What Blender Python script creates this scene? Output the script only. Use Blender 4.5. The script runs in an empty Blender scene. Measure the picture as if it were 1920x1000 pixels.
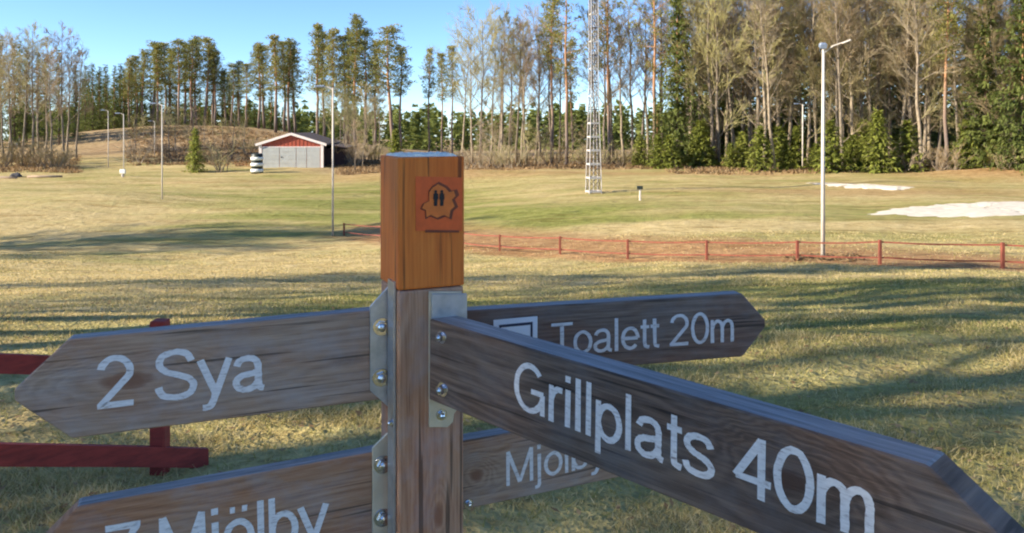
import bpy, bmesh, math, random
import numpy as np
from mathutils import Vector, Matrix

rng = random.Random(7)
nrng = np.random.default_rng(11)
S = bpy.context.scene
COL = S.collection
R = math.radians

# ------------------------------------------------------------------ camera
FPX = 1507.0          # focal length in photo pixels (1920 wide)
EYE = 1.65            # eye height over the grass at the signpost
HOR = 240.0           # image row of the horizon
cam_d = bpy.data.cameras.new("camera")
cam = bpy.data.objects.new("camera", cam_d)
COL.objects.link(cam)
cam.location = (0, 0, EYE)
cam.rotation_euler = (R(90), 0, 0)
cam_d.sensor_width = 36
cam_d.lens = 36 * FPX / 1920
cam_d.shift_y = -(500 - HOR) / 1920
cam_d.clip_start = 0.05
cam_d.clip_end = 6000
S.camera = cam

# ------------------------------------------------------------------ sky, sun, exposure
SUN_EL = R(26)
SUN_AZ = math.atan2(-0.94, -0.34)     # direction towards the sun: x = sin, y = cos
sun_dir = Vector((math.sin(SUN_AZ) * math.cos(SUN_EL), math.cos(SUN_AZ) * math.cos(SUN_EL), math.sin(SUN_EL)))
W = bpy.data.worlds.new("World")
S.world = W
W.use_nodes = True
wn = W.node_tree
wn.nodes.clear()
sky = wn.nodes.new("ShaderNodeTexSky")
sky.sky_type = 'NISHITA'
sky.sun_disc = False
sky.sun_elevation = SUN_EL
sky.sun_rotation = SUN_AZ
sky.altitude = 100
sky.air_density = 0.7
sky.dust_density = 0.1
sky.ozone_density = 5.5
bg = wn.nodes.new("ShaderNodeBackground")
bg.inputs[1].default_value = 0.102
wo = wn.nodes.new("ShaderNodeOutputWorld")
wn.links.new(sky.outputs[0], bg.inputs[0])
wn.links.new(bg.outputs[0], wo.inputs[0])
sl = bpy.data.lights.new("sun", 'SUN')
sl.energy = 4.4
sl.angle = R(0.53)
sl.color = (1.0, 0.885, 0.73)
so = bpy.data.objects.new("sun", sl)
so.rotation_euler = (-sun_dir).to_track_quat('-Z', 'Y').to_euler()
COL.objects.link(so)
S.view_settings.view_transform = 'Standard'
S.view_settings.look = 'None'
S.view_settings.exposure = 1.38
S.view_settings.gamma = 1.0
S.cycles.max_bounces = 6
S.cycles.diffuse_bounces = 3
S.cycles.transparent_max_bounces = 8
S.cycles.filter_width = 2.1
S.cycles.use_adaptive_sampling = True
S.cycles.adaptive_threshold = 0.03

# ------------------------------------------------------------------ terrain shape
_py = [-500, 0, 3, 6, 9, 13, 19, 26, 40, 60, 90, 120, 170, 260, 600, 2000]
_pz = [0.3, 0, 0, -.12, -.42, -1.0, -1.85, -2.55, -2.85, -2.95, -2.75, -2.6, -3.2, -5.0, -9.0, -30.0]
_yy = np.linspace(-500, 2000, 25001)
_zz = np.interp(_yy, _py, _pz)
_k = np.hanning(41); _k /= _k.sum()
_zs = np.convolve(np.pad(_zz, 20, mode='edge'), _k, mode='valid')


def sstep(a, b, x):
    t = np.clip((np.asarray(x, float) - a) / (b - a), 0, 1)
    return t * t * (3 - 2 * t)


def terr(x, y):
    x = np.asarray(x, float); y = np.asarray(y, float)
    z = np.interp(y, _yy, _zs)
    z = z - 0.95 * sstep(9, -9, x) * sstep(14, 38, y) * (1 - 0.5 * sstep(70, 110, y))
    # wooded rise behind the shed
    z = z + 4.7 * np.exp(-(((x + 50) / 25) ** 2 + ((y - 146) / 26) ** 2))
    z = z + 3.0 * np.exp(-(((x + 78) / 22) ** 2 + ((y - 150) / 25) ** 2))
    # low mound right of the shed, and the banks below the right-hand wood
    z = z + 0.9 * np.exp(-(((x + 7) / 9) ** 2 + ((y - 82) / 7) ** 2))
    z = z + 0.7 * np.exp(-(((x - 48) / 9) ** 2 + ((y - 76) / 4) ** 2))
    # rough bank at the far left
    z = z + 0.55 * np.exp(-(((x + 33) / 7) ** 2 + ((y - 60) / 6) ** 2))
    a = sstep(4, 14, y)
    z = z + a * (0.10 * np.sin(x * .31 + y * .17) * np.cos(y * .23 - x * .11 + 1) + 0.05 * np.sin(x * .9 + 1.3) * np.sin(y * .8 - .4 * x))
    z = z + 0.018 * np.sin(x * 2.3 + 1.1 * y) * np.sin(y * 1.9 - .7 * x + 2)
    return z


def pt(px, py, d):
    return Vector(((px - 960) / FPX * d, d, EYE - (py - HOR) / FPX * d))


def ground_at(px, py):
    """point of the terrain seen at a photo pixel"""
    ys = np.concatenate([np.arange(2, 60, .02), np.arange(60, 500, .2)])
    zr = EYE - (py - HOR) / FPX * ys
    d = zr - terr((px - 960) / FPX * ys, ys)
    i = np.argmax(d < 0)
    if d[i] >= 0: i = len(ys) - 1
    y = float(ys[i]); x = (px - 960) / FPX * y
    return Vector((x, y, float(terr(x, y))))


def on_ground(px, d):
    x = (px - 960) / FPX * d
    return Vector((x, d, float(terr(x, d))))


def height_for(p, top_py):
    return EYE - (top_py - HOR) / FPX * p.y - p.z


# ------------------------------------------------------------------ materials
def nt(name):
    m = bpy.data.materials.new(name)
    m.use_nodes = True
    t = m.node_tree
    b = t.nodes["Principled BSDF"]
    return m, t, b


def node(t, typ, **kw):
    n = t.nodes.new(typ)
    for k, v in kw.items():
        if k.startswith("i_"):
            n.inputs[k[2:].replace("_", " ")].default_value = v
        else:
            setattr(n, k, v)
    return n


def ramp(t, src, stops):
    r = t.nodes.new("ShaderNodeValToRGB")
    e = r.color_ramp.elements
    while len(e) < len(stops): e.new(0.5)
    for el, (p, c) in zip(e, stops):
        el.position = p; el.color = (*c, 1) if len(c) == 3 else c
    t.links.new(src, r.inputs[0])
    return r.outputs[0]


def mixc(t, fac, a, b, mode='MIX'):
    n = t.nodes.new("ShaderNodeMix"); n.data_type = 'RGBA'; n.blend_type = mode
    for sock, v in ((n.inputs[0], fac), (n.inputs[6], a), (n.inputs[7], b)):
        if hasattr(v, "links") or isinstance(v, bpy.types.NodeSocket): t.links.new(v, sock)
        elif isinstance(v, (int, float)): sock.default_value = v
        else: sock.default_value = (*v, 1)
    return n.outputs[2]


def mathn(t, op, a, b=None, c=None):
    n = t.nodes.new("ShaderNodeMath"); n.operation = op
    for s, v in zip(n.inputs, (a, b, c)):
        if v is None: continue
        if isinstance(v, bpy.types.NodeSocket): t.links.new(v, s)
        else: s.default_value = v
    return n.outputs[0]


def noise(t, vec, scale, detail=4, rough=.55, dist=0.0):
    n = node(t, "ShaderNodeTexNoise")
    n.inputs['Scale'].default_value = scale; n.inputs['Detail'].default_value = detail
    n.inputs['Roughness'].default_value = rough; n.inputs['Distortion'].default_value = dist
    if vec is not None: t.links.new(vec, n.inputs['Vector'])
    return n.outputs['Fac']


def coords(t, kind='Object', scale=(1, 1, 1), loc=(0, 0, 0)):
    tc = t.nodes.new("ShaderNodeTexCoord")
    mp = t.nodes.new("ShaderNodeMapping")
    mp.inputs['Scale'].default_value = scale; mp.inputs['Location'].default_value = loc
    t.links.new(tc.outputs[kind], mp.inputs['Vector'])
    return mp.outputs[0]


def pos(t, scale=(1, 1, 1)):
    g = t.nodes.new("ShaderNodeNewGeometry")
    mp = t.nodes.new("ShaderNodeMapping")
    mp.inputs['Scale'].default_value = scale
    t.links.new(g.outputs['Position'], mp.inputs['Vector'])
    return mp.outputs[0]


def bump(t, b, h, strength, dist):
    n = t.nodes.new("ShaderNodeBump")
    n.inputs['Strength'].default_value = strength; n.inputs['Distance'].default_value = dist
    t.links.new(h, n.inputs['Height']); t.links.new(n.outputs[0], b.inputs['Normal'])


MATS = {}


def simple(name, col, rough=.7, metal=0, var=.25, scale=6, kind='Object', stretch=(1, 1, 1), bmp=0):
    m, t, b = nt(name)
    v = coords(t, kind, stretch)
    f = noise(t, v, scale, 5, .6)
    c = ramp(t, f, [(.3, tuple(x * (1 - var) for x in col)), (.7, tuple(min(1, x * (1 + var)) for x in col))])
    t.links.new(c, b.inputs['Base Color'])
    b.inputs['Roughness'].default_value = rough; b.inputs['Metallic'].default_value = metal
    if bmp: bump(t, b, f, bmp, .01)
    MATS[name] = m
    return m


def wood_mat(name, dark, mid, light, tint, seed, along='X', knots=1.0, rings=85.0, rough=.82, bleach=.45, ring_w=.11, knot=None):
    """weathered plank: stretched fibre noise, ring bands bent round knots, reddish patches"""
    m, t, b = nt(name)
    dark, mid, light = (tuple(v_ * k_ for v_, k_ in zip(c_, (1.07, 1.0, .86))) for c_ in (dark, mid, light))
    tc = t.nodes.new("ShaderNodeTexCoord")
    sep = t.nodes.new("ShaderNodeSeparateXYZ"); t.links.new(tc.outputs['Object'], sep.inputs[0])
    L, A = (sep.outputs['X'], sep.outputs['Z']) if along == 'X' else (sep.outputs['Z'], mathn(t, 'MULTIPLY_ADD', sep.outputs['Y'], .6, sep.outputs['X']))

    def vec(sl, sa, off=0.0):
        cb = t.nodes.new("ShaderNodeCombineXYZ")
        t.links.new(mathn(t, 'MULTIPLY_ADD', L, sl, seed * 1.7 + off), cb.inputs[0])
        t.links.new(mathn(t, 'MULTIPLY_ADD', A, sa, seed * .9 + off), cb.inputs[1])
        t.links.new(mathn(t, 'MULTIPLY', sep.outputs['Y'], 3.0), cb.inputs[2])
        return cb.outputs[0]
    vo = t.nodes.new("ShaderNodeTexVoronoi"); vo.feature = 'SMOOTH_F1'; vo.inputs['Scale'].default_value = 1.0
    vo.inputs['Smoothness'].default_value = .35
    t.links.new(vec(4.2, 11.0), vo.inputs['Vector'])
    kn = vo.outputs['Distance']
    low = noise(t, vec(2.2, 7.0, 3.0), 1.0, 3, .5)
    band = mathn(t, 'MULTIPLY_ADD', A, rings * 5.0, mathn(t, 'MULTIPLY', low, 34.0))
    band = mathn(t, 'MULTIPLY_ADD', kn, 30.0 * knots, band)
    band = mathn(t, 'MULTIPLY_ADD', noise(t, vec(9, 60, 5.0), 1.0, 3, .6), 3.0, band)
    heart = None
    if knot:
        kl, ka, rl, ra = knot
        wob = mathn(t, 'MULTIPLY_ADD', noise(t, vec(12, 30, 7.0), 1.0, 3, .6), .5, -.25)
        rr = mathn(t, 'ADD', mathn(t, 'SQRT', mathn(t, 'ADD', mathn(t, 'POWER', mathn(t, 'DIVIDE', mathn(t, 'ABSOLUTE', mathn(t, 'SUBTRACT', L, kl)), rl), 2.0),
                   mathn(t, 'POWER', mathn(t, 'DIVIDE', mathn(t, 'ABSOLUTE', mathn(t, 'SUBTRACT', A, ka)), ra), 2.0))), wob)
        near = ramp(t, rr, [(.45, (1, 1, 1)), (1.0, (0, 0, 0))])
        mx_ = t.nodes.new("ShaderNodeMix"); t.links.new(near, mx_.inputs[0]); t.links.new(band, mx_.inputs[2])
        t.links.new(mathn(t, 'MULTIPLY', rr, 30.0), mx_.inputs[3]); band = mx_.outputs[0]
        heart = ramp(t, rr, [(.10, (1, 1, 1)), (.24, (0, 0, 0))])
    rg = mathn(t, 'MULTIPLY_ADD', mathn(t, 'SINE', band), .5, .5)
    fib = noise(t, vec(7, 210, 1.0), 1.0, 6, .7)
    val = mathn(t, 'ADD', mathn(t, 'MULTIPLY', rg, ring_w), mathn(t, 'MULTIPLY', fib, 1.04 - ring_w))
    c = ramp(t, val, [(.24, dark), (.50, mid), (.80, light)])
    patch = noise(t, vec(3.3, 9.0, 9.0), 1.0, 4, .6)
    pf = ramp(t, patch, [(.42, (0, 0, 0)), (.68, (.85, .85, .85))])
    c = mixc(t, pf, c, tint, 'MULTIPLY')
    # dark knot hearts
    kf = ramp(t, kn, [(.07, (1, 1, 1)), (.16, (0, 0, 0))])
    c = mixc(t, mathn(t, 'MULTIPLY', kf, .75 * min(1, knots)), c, tuple(x * .7 for x in dark))
    # grey bleaching blotches
    gf = ramp(t, noise(t, vec(11, 17, 15.0), 1.0, 5, .65), [(.45, (0, 0, 0)), (.75, (bleach,) * 3)])
    c = mixc(t, gf, c, tuple(sum(light) / 3 * k for k in (1.0, 1.0, 1.04)))
    if heart is not None: c = mixc(t, mathn(t, 'MULTIPLY', heart, .85), c, (mid[0] * .62, mid[1] * .42, mid[2] * .34))
    # fine drying cracks along the fibre
    ck = ramp(t, noise(t, vec(2.6, 95, 21.0), 1.0, 2, .5), [(.33, (.20, .20, .20)), (.385, (1, 1, 1))])
    c = mixc(t, .8, c, ck, 'MULTIPLY')
    t.links.new(c, b.inputs['Base Color'])
    b.inputs['Roughness'].default_value = rough
    bump(t, b, val, .5, .003)
    MATS[name] = m
    return m


def attr(t, name):
    n = t.nodes.new("ShaderNodeAttribute"); n.attribute_name = name
    return n


# ------------------------------------------------------------------ mesh helpers
class MB:
    def __init__(s): s.v = []; s.f = []

    def add(s, vs, fs):
        o = len(s.v)
        s.v += [tuple(p) for p in vs]
        s.f += [tuple(i + o for i in f) for f in fs]

    def box(s, lo, hi, M=None):
        x0, y0, z0 = lo; x1, y1, z1 = hi
        vs = [Vector(p) for p in ((x0, y0, z0), (x1, y0, z0), (x1, y1, z0), (x0, y1, z0), (x0, y0, z1), (x1, y0, z1), (x1, y1, z1), (x0, y1, z1))]
        if M: vs = [M @ p for p in vs]
        s.add(vs, [(0, 3, 2, 1), (4, 5, 6, 7), (0, 1, 5, 4), (1, 2, 6, 5), (2, 3, 7, 6), (3, 0, 4, 7)])

    def beam(s, a, b, w, h, up=Vector((0, 0, 1))):
        a = Vector(a); b = Vector(b); d = (b - a); L = d.length; d.normalize()
        if abs(d.dot(up)) > .98: up = Vector((0, 1, 0))
        n = d.cross(up).normalized(); u = n.cross(d)
        M = Matrix((d, n, u)).transposed().to_4x4(); M.translation = a
        s.box((0, -w / 2, -h / 2), (L, w / 2, h / 2), M)

    def tube(s, P, rad, n=5, cap=True):
        P = [Vector(p) for p in P]; o = len(s.v); k = len(P)
        for i, p in enumerate(P):
            d = (P[min(i + 1, k - 1)] - P[max(i - 1, 0)])
            if d.length < 1e-9: d = Vector((0, 0, 1))
            d.normalize()
            ref = Vector((1, 0, 0)) if abs(d.x) < .8 else Vector((0, 1, 0))
            a = d.cross(ref).normalized(); b = d.cross(a)
            for j in range(n):
                th = 2 * math.pi * j / n
                s.v.append(tuple(p + (a * math.cos(th) + b * math.sin(th)) * rad[i]))
        for i in range(k - 1):
            for j in range(n):
                j2 = (j + 1) % n
                s.f.append((o + i * n + j, o + i * n + j2, o + (i + 1) * n + j2, o + (i + 1) * n + j))
        if cap:
            s.f.append(tuple(o + j for j in range(n))[::-1]); s.f.append(tuple(o + (k - 1) * n + j for j in range(n)))

    def mesh(s, name, mat=None, smooth=False):
        me = bpy.data.meshes.new(name)
        me.from_pydata(s.v, [], s.f)
        me.update()
        if mat: me.materials.append(mat)
        if smooth: me.polygons.foreach_set("use_smooth", [True] * len(me.polygons))
        return me

    def build(s, name, mat=None, parent=None, smooth=False, loc=None):
        return link(name, s.mesh(name, mat, smooth), parent, loc)


def link(name, data, parent=None, loc=None):
    o = bpy.data.objects.new(name, data)
    COL.objects.link(o)
    if parent is not None: o.parent = parent
    if loc is not None: o.location = loc
    return o


def tag(o, label=None, cat=None, group=None, kind=None):
    if label: o["label"] = label
    if cat: o["category"] = cat
    if group: o["group"] = group
    if kind: o["kind"] = kind
    return o


def empty(name, loc=(0, 0, 0), rz=0):
    o = bpy.data.objects.new(name, None); COL.objects.link(o)
    o.location = loc; o.rotation_euler = (0, 0, rz); o.empty_display_size = .2
    return o


def bevelled(name, mat, parent, poly, y0, y1, bev, seg=2, M=None):
    """prism: polygon in (x, z), extruded from y0 to y1, edges rounded"""
    bm = bmesh.new()
    vs = [bm.verts.new((x, y0, z)) for x, z in poly]
    f = bm.faces.new(vs)
    r = bmesh.ops.extrude_face_region(bm, geom=[f])
    bmesh.ops.translate(bm, verts=[v for v in r['geom'] if isinstance(v, bmesh.types.BMVert)], vec=(0, y1 - y0, 0))
    bmesh.ops.recalc_face_normals(bm, faces=bm.faces)
    if bev: bmesh.ops.bevel(bm, geom=list(bm.edges), offset=bev, segments=seg, affect='EDGES', profile=.6)
    me = bpy.data.meshes.new(name); bm.to_mesh(me); bm.free()
    me.materials.append(mat)
    o = link(name, me, parent)
    if M is not None: o.matrix_world = M
    return o


# ================================================================== GROUND
def axis(b, lim_neg, lim_pos, n_neg, n_pos):
    a = lambda L, n: [b * (math.exp(math.log(1 + L / b) * i / n) - 1) for i in range(1, n + 1)]
    return np.array([-v for v in reversed(a(lim_neg, n_neg))] + [0.] + a(lim_pos, n_pos))


def seg_dist(x, y, pts):
    d = np.full(np.shape(x), 1e9)
    for (ax, ay), (bx, by) in zip(pts[:-1], pts[1:]):
        L2 = (bx - ax) ** 2 + (by - ay) ** 2
        t = np.clip(((x - ax) * (bx - ax) + (y - ay) * (by - ay)) / L2, 0, 1)
        d = np.minimum(d, np.hypot(x - ax - t * (bx - ax), y - ay - t * (by - ay)))
    return d


fence_px = [(645, 442), (715, 449), (790, 456), (868, 464), (937, 471), (1050, 477), (1177, 486), (1325, 488), (1495, 489), (1650, 496), (1880, 504), (2110, 512)]
fence_pts = [ground_at(*p) for p in fence_px]
track_px = [(180, 262), (235, 296), (330, 322), (470, 345), (640, 395), (800, 420)]
track_pts = [ground_at(*p) for p in track_px]

xs = axis(9, 1800, 1800, 190, 190)
ys = axis(9, 400, 2200, 40, 250) + 2
GX, GY = np.meshgrid(xs, ys)
GZ = terr(GX, GY)
nx, ny = len(xs), len(ys)
me = bpy.data.meshes.new("ground")
vv = np.stack([GX, GY, GZ], -1).reshape(-1, 3)
idx = np.arange(nx * ny).reshape(ny, nx)
fq = np.stack([idx[:-1, :-1], idx[:-1, 1:], idx[1:, 1:], idx[1:, :-1]], -1).reshape(-1, 4)
me.vertices.add(len(vv)); me.vertices.foreach_set("co", vv.ravel())
me.loops.add(fq.size); me.loops.foreach_set("vertex_index", fq.ravel())
me.polygons.add(len(fq)); me.polygons.foreach_set("loop_start", np.arange(0, fq.size, 4))
me.polygons.foreach_set("use_smooth", np.ones(len(fq), bool))
me.update(calc_edges=True)

fp2 = [(p.x, p.y) for p in fence_pts]
tp2 = [(p.x, p.y) for p in track_pts]


def zones(x, y):
    fd = seg_dist(x, y, fp2)
    side = y - np.interp(x, [p[0] for p in fp2], [p[1] for p in fp2])
    brown = np.where(side > -1.0, 1 - sstep(2.5, 8.5, fd), 1 - sstep(.6, 1.4, fd)) * 1.0
    brown = brown * sstep(fp2[0][0] - 3, fp2[0][0] + 3, x)
    brown = np.maximum(brown, .75 * np.exp(-(((x + 8) / 12) ** 2 + ((y - 84) / 7) ** 2)))
    brown = np.maximum(brown, .55 * np.exp(-(((x - 4) / 40) ** 2 + ((y - 79) / 3.5) ** 2)))
    brown = np.maximum(brown, .9 * np.exp(-(((x - 48) / 12) ** 2 + ((y - 75) / 6) ** 2)))
    brown = np.maximum(brown, .5 * np.exp(-(((x - 26) / 16) ** 2 + ((y - 58) / 5) ** 2)))
    green = np.exp(-(((x + 13) / 10) ** 2 + ((y - 56) / 16) ** 2)) * .9
    green = np.maximum(green, np.exp(-(((x - 1) / 9) ** 2 + ((y - 46) / 8) ** 2)) * .8)
    green = np.maximum(green, np.exp(-(((x - 6) / 6) ** 2 + ((y - 13) / 4) ** 2)) * .75)
    green = np.maximum(green, np.exp(-(((x - 1.5) / 7) ** 2 + ((y - 8) / 3.5) ** 2)) * .45)
    green = np.maximum(green, np.exp(-(((x + 1.5) / 2) ** 2 + ((y - 10.5) / 4) ** 2)) * .9)
    green = np.maximum(green, np.exp(-(((x - 14) / 11) ** 2 + ((y - 42) / 6) ** 2)) * .5)
    litter = sstep(84, 92, y + .1 * x) * sstep(-30, -18, x) + sstep(103, 116, y) * sstep(-18, -30, x)
    litter = np.maximum(np.clip(litter, 0, 1), sstep(62, 74, y - .35 * (x - 40)) * sstep(46, 52, x))
    rough = np.maximum(np.exp(-(((x + 10) / 8) ** 2 + ((y - 20) / 12) ** 2)), .8 * np.exp(-(((x + 24) / 10) ** 2 + ((y - 48) / 9) ** 2)))
    rough = np.maximum(rough, .7 * np.exp(-(((x - 3) / 7) ** 2 + ((y - 18) / 3) ** 2)))
    rough = np.maximum(rough, .8 * np.exp(-(((x - 5) / 30) ** 2 + ((y - 36) / 2.5) ** 2)))
    return brown, green, np.clip(litter, 0, 1), rough


for nm, arr in zip(("brown", "green", "litter", "rough"), zones(GX, GY)):
    at = me.attributes.new(nm, 'FLOAT', 'POINT'); at.data.foreach_set("value", arr.ravel().astype(np.float32))

gm, t, b = nt("ground_turf")
p = pos(t)
n1 = noise(t, pos(t, (.35, 1.1, 1)), .30, 3, .6)
n2 = noise(t, pos(t, (1, 1.4, 1)), 1.6, 4, .65)
n3 = noise(t, p, 14, 2, .7)
straw = ramp(t, n2, [(.25, (.31, .235, .092)), (.5, (.50, .39, .175)), (.78, (.66, .53, .29))])
grn = ramp(t, n2, [(.25, (.125, .140, .028)), (.5, (.235, .240, .060)), (.8, (.37, .345, .12))])
brn = ramp(t, n2, [(.25, (.22, .118, .050)), (.5, (.38, .222, .098)), (.8, (.50, .325, .155))])
lit = ramp(t, n2, [(.25, (.20, .135, .072)), (.5, (.36, .25, .135)), (.8, (.48, .36, .21))])
gmask = mathn(t, 'ADD', attr(t, "green").outputs['Fac'], mathn(t, 'MULTIPLY_ADD', n1, 2.6, -.98))
gmask = mathn(t, 'ADD', gmask, mathn(t, 'MULTIPLY_ADD', n2, 1.5, -.78))
gmask = mathn(t, 'SUBTRACT', gmask, mathn(t, 'MULTIPLY', attr(t, 'rough').outputs['Fac'], .8)); gmask.node.use_clamp = True
c = mixc(t, gmask, straw, grn)
bm_ = mathn(t, 'ADD', attr(t, "brown").outputs['Fac'], mathn(t, 'MULTIPLY_ADD', noise(t, pos(t, (.5, 1.5, 1)), .9, 5, .6), .7, -.30))
bm_ = mathn(t, 'MULTIPLY', bm_, ramp(t, attr(t, "brown").outputs['Fac'], [(.02, (0, 0, 0)), (.35, (1, 1, 1))])); bm_.node.use_clamp = True
c = mixc(t, bm_, c, brn)
lm = mathn(t, 'MULTIPLY', attr(t, "litter").outputs['Fac'], ramp(t, n1, [(.2, (.6, .6, .6)), (.6, (1, 1, 1))])); lm.node.use_clamp = True
c = mixc(t, lm, c, lit)
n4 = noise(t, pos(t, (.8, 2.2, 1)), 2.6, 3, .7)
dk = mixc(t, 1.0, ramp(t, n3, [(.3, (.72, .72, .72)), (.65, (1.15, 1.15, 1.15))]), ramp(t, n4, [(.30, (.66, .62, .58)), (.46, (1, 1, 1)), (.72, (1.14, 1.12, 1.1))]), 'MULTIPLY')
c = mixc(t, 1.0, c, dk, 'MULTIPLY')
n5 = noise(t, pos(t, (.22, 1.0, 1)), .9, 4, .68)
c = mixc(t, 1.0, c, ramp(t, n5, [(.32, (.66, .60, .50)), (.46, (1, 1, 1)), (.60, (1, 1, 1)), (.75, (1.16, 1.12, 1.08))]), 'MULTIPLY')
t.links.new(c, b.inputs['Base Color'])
b.inputs['Roughness'].default_value = .95
b.inputs['Specular IOR Level'].default_value = .1
hsum = mathn(t, 'ADD', mathn(t, 'MULTIPLY', n2, 1.0), mathn(t, 'MULTIPLY', n3, .35))
bump(t, b, hsum, 1.0, .14)
me.materials.append(gm)
tag(link("ground", me), kind="structure")

# sand: two pale patches on the field
sand = simple("pale_sand", (.62, .55, .43), .95, var=.16, scale=2.2, kind='Object', bmp=.3)


def sand_patch(pxs, bulge=.05):
    P = [ground_at(*q) for q in pxs]
    cx = sum(q.x for q in P) / len(P); cy = sum(q.y for q in P) / len(P)
    dens = []
    for i, q in enumerate(P):
        r_ = P[(i + 1) % len(P)]
        for k in range(16):
            f = k / 16; v = q.lerp(r_, f)
            j = .22 * math.sin(i * 5.1 + k * .7) + rng.uniform(-.16, .16)
            dens.append((v.x + j, v.y + .8 * j))
    mb = MB(); rings = 9; n = len(dens)
    for r_ in range(rings + 1):
        f = r_ / rings
        for (x, y) in dens:
            X = cx + (x - cx) * f; Y = cy + (y - cy) * f
            mb.v.append((X, Y, float(terr(X, Y)) + .03 - .045 * f ** 6 + bulge * (1 - f ** 2) + rng.uniform(0, .02)))
    for r_ in range(rings):
        for j in range(n):
            k = (j + 1) % n
            mb.f.append((r_ * n + j, (r_ + 1) * n + j, (r_ + 1) * n + k, r_ * n + k))
    return mb.build("sand", sand, None, True)


tag(sand_patch([(1622, 402), (1680, 391), (1760, 383), (1850, 379), (1960, 377), (2060, 383), (2060, 398), (1960, 404), (1850, 406), (1740, 407)]), "large pale sand patch at the right edge of the field", "sand", kind="structure")
tag(sand_patch([(1510, 344), (1560, 344), (1640, 347), (1715, 353), (1690, 357), (1620, 355), (1550, 349)]), "narrow pale sand strip behind the right lamp post", "sand", kind="structure")

# ================================================================== SIGNPOST
wd_left = wood_mat("board_wood_brown", (.27, .18, .135), (.47, .335, .255), (.62, .48, .39), (1.0, .74, .58), 1.3)
wd_left2 = wood_mat("board_wood_warm", (.18, .105, .072), (.36, .222, .152), (.50, .35, .265), (1.0, .72, .52), 4.1, knots=.8)
wd_right = wood_mat("board_wood_dark", (.075, .055, .048), (.165, .122, .106), (.29, .228, .20), (1.0, .68, .55), 7.7, knots=.7)
wd_right2 = wood_mat("board_wood_grey", (.17, .108, .080), (.42, .285, .215), (.62, .47, .38), (.98, .72, .55), 2.9)
wd_grill = wood_mat("board_wood_slate", (.075, .052, .043), (.25, .172, .135), (.46, .345, .28), (1.0, .66, .50), 5.6, knots=1.2, rings=75)
wd_post = wood_mat("post_wood", (.22, .125, .080), (.41, .245, .165), (.55, .38, .28), (1.0, .66, .48), 3.4, along='Z', knots=.7, rings=60)
wd_top = wood_mat("post_wood_stained", (.48, .120, .016), (.66, .185, .026), (.76, .25, .042), (1.0, .78, .60), 6.2, along='Z', knots=.25, rings=40, rough=.7, bleach=0, ring_w=.10)
skylit_top, t, b = nt("weathered_skylit_edge")  # weathered grey top edges; sky reflection is put into the colour
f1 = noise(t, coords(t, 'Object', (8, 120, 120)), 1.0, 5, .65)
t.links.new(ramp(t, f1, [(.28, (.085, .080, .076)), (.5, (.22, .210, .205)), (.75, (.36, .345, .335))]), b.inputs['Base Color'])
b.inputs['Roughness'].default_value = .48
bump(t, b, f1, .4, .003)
steel, t, b = nt("galvanised_steel")
v = coords(t)
f1 = noise(t, v, 38, 4, .6); f2 = noise(t, v, 9, 4, .6)
c = ramp(t, f1, [(.3, (.34, .37, .40)), (.7, (.56, .58, .60))])
c = mixc(t, ramp(t, f2, [(.52, (0, 0, 0)), (.75, (.5, .5, .5))]), c, (.46, .41, .32))
t.links.new(c, b.inputs['Base Color']); b.inputs['Metallic'].default_value = .7
t.links.new(ramp(t, f2, [(.3, (.28,) * 3), (.7, (.48,) * 3)]), b.inputs['Roughness'])
bump(t, b, f1, .12, .002)
steel_y = simple("passivated_steel", (.64, .57, .42), .5, .35, .15, 18)
bolt_m = simple("zinc_bolt", (.66, .67, .68), .22, 1.0, .12, 60)
paint, t, b = nt("white_lettering")
v = coords(t)
wear = noise(t, coords(t, 'Object', (55, 1, 230)), 1.0, 5, .7)
c = ramp(t, wear, [(.32, (.34, .28, .25)), (.44, (.74, .72, .70)), (.7, (.92, .90, .88))])
t.links.new(c, b.inputs['Base Color']); b.inputs['Roughness'].default_value = .6
paint2, t, b = nt("greyed_lettering")
wear = noise(t, coords(t, 'Object', (40, 40, 200)), 1.0, 5, .7)
t.links.new(ramp(t, wear, [(.30, (.36, .32, .30)), (.46, (.68, .66, .65)), (.75, (.82, .80, .79))]), b.inputs['Base Color']); b.inputs['Roughness'].default_value = .7
cap_m = simple("sunlit_end_grain", (.97, .86, .72), .9, var=.15, scale=60, bmp=.5)  # worn end grain, colour whitened to carry sunlight
white_pl = simple("white_plastic", (.82, .83, .86), .4, var=.05)
navy_pl = simple("dark_print", (.03, .035, .07), .5, var=.1)

PC = Vector((-.16, 1.42, 0)); PW = .118; PYAW = R(24)
post = empty("signpost", (PC.x, PC.y, float(terr(PC.x, PC.y))))
tag(post, "square timber signpost with five arrow boards in the foreground", "signpost")
PZ0 = post.location.z


def put(o, M):
    """place a child by a world matrix"""
    o.parent = post
    o.matrix_parent_inverse = Matrix.Identity(4)
    o.matrix_basis = Matrix.Translation(-post.location) @ M
    return o


MP = Matrix.Translation((PC.x, PC.y, 0)) @ Matrix.Rotation(PYAW, 4, 'Z')
h = PW / 2
ZT = EYE - (295 - HOR) / FPX * 1.345     # top of post
ZM = EYE - (545 - HOR) / FPX * 1.345     # foot of stained head


def prism(name, mat, z0, z1, w, bev):
    bm = bmesh.new()
    r_ = bmesh.ops.create_cube(bm, size=1)
    for v_ in bm.verts:
        v_.co = Vector((v_.co.x * w, v_.co.y * w, (z0 if v_.co.z < 0 else z1)))
    bmesh.ops.bevel(bm, geom=[e for e in bm.edges], offset=bev, segments=2, affect='EDGES', profile=.5)
    me_ = bpy.data.meshes.new(name); bm.to_mesh(me_); bm.free(); me_.materials.append(mat)
    o = link(name, me_); put(o, MP); return o


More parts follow.
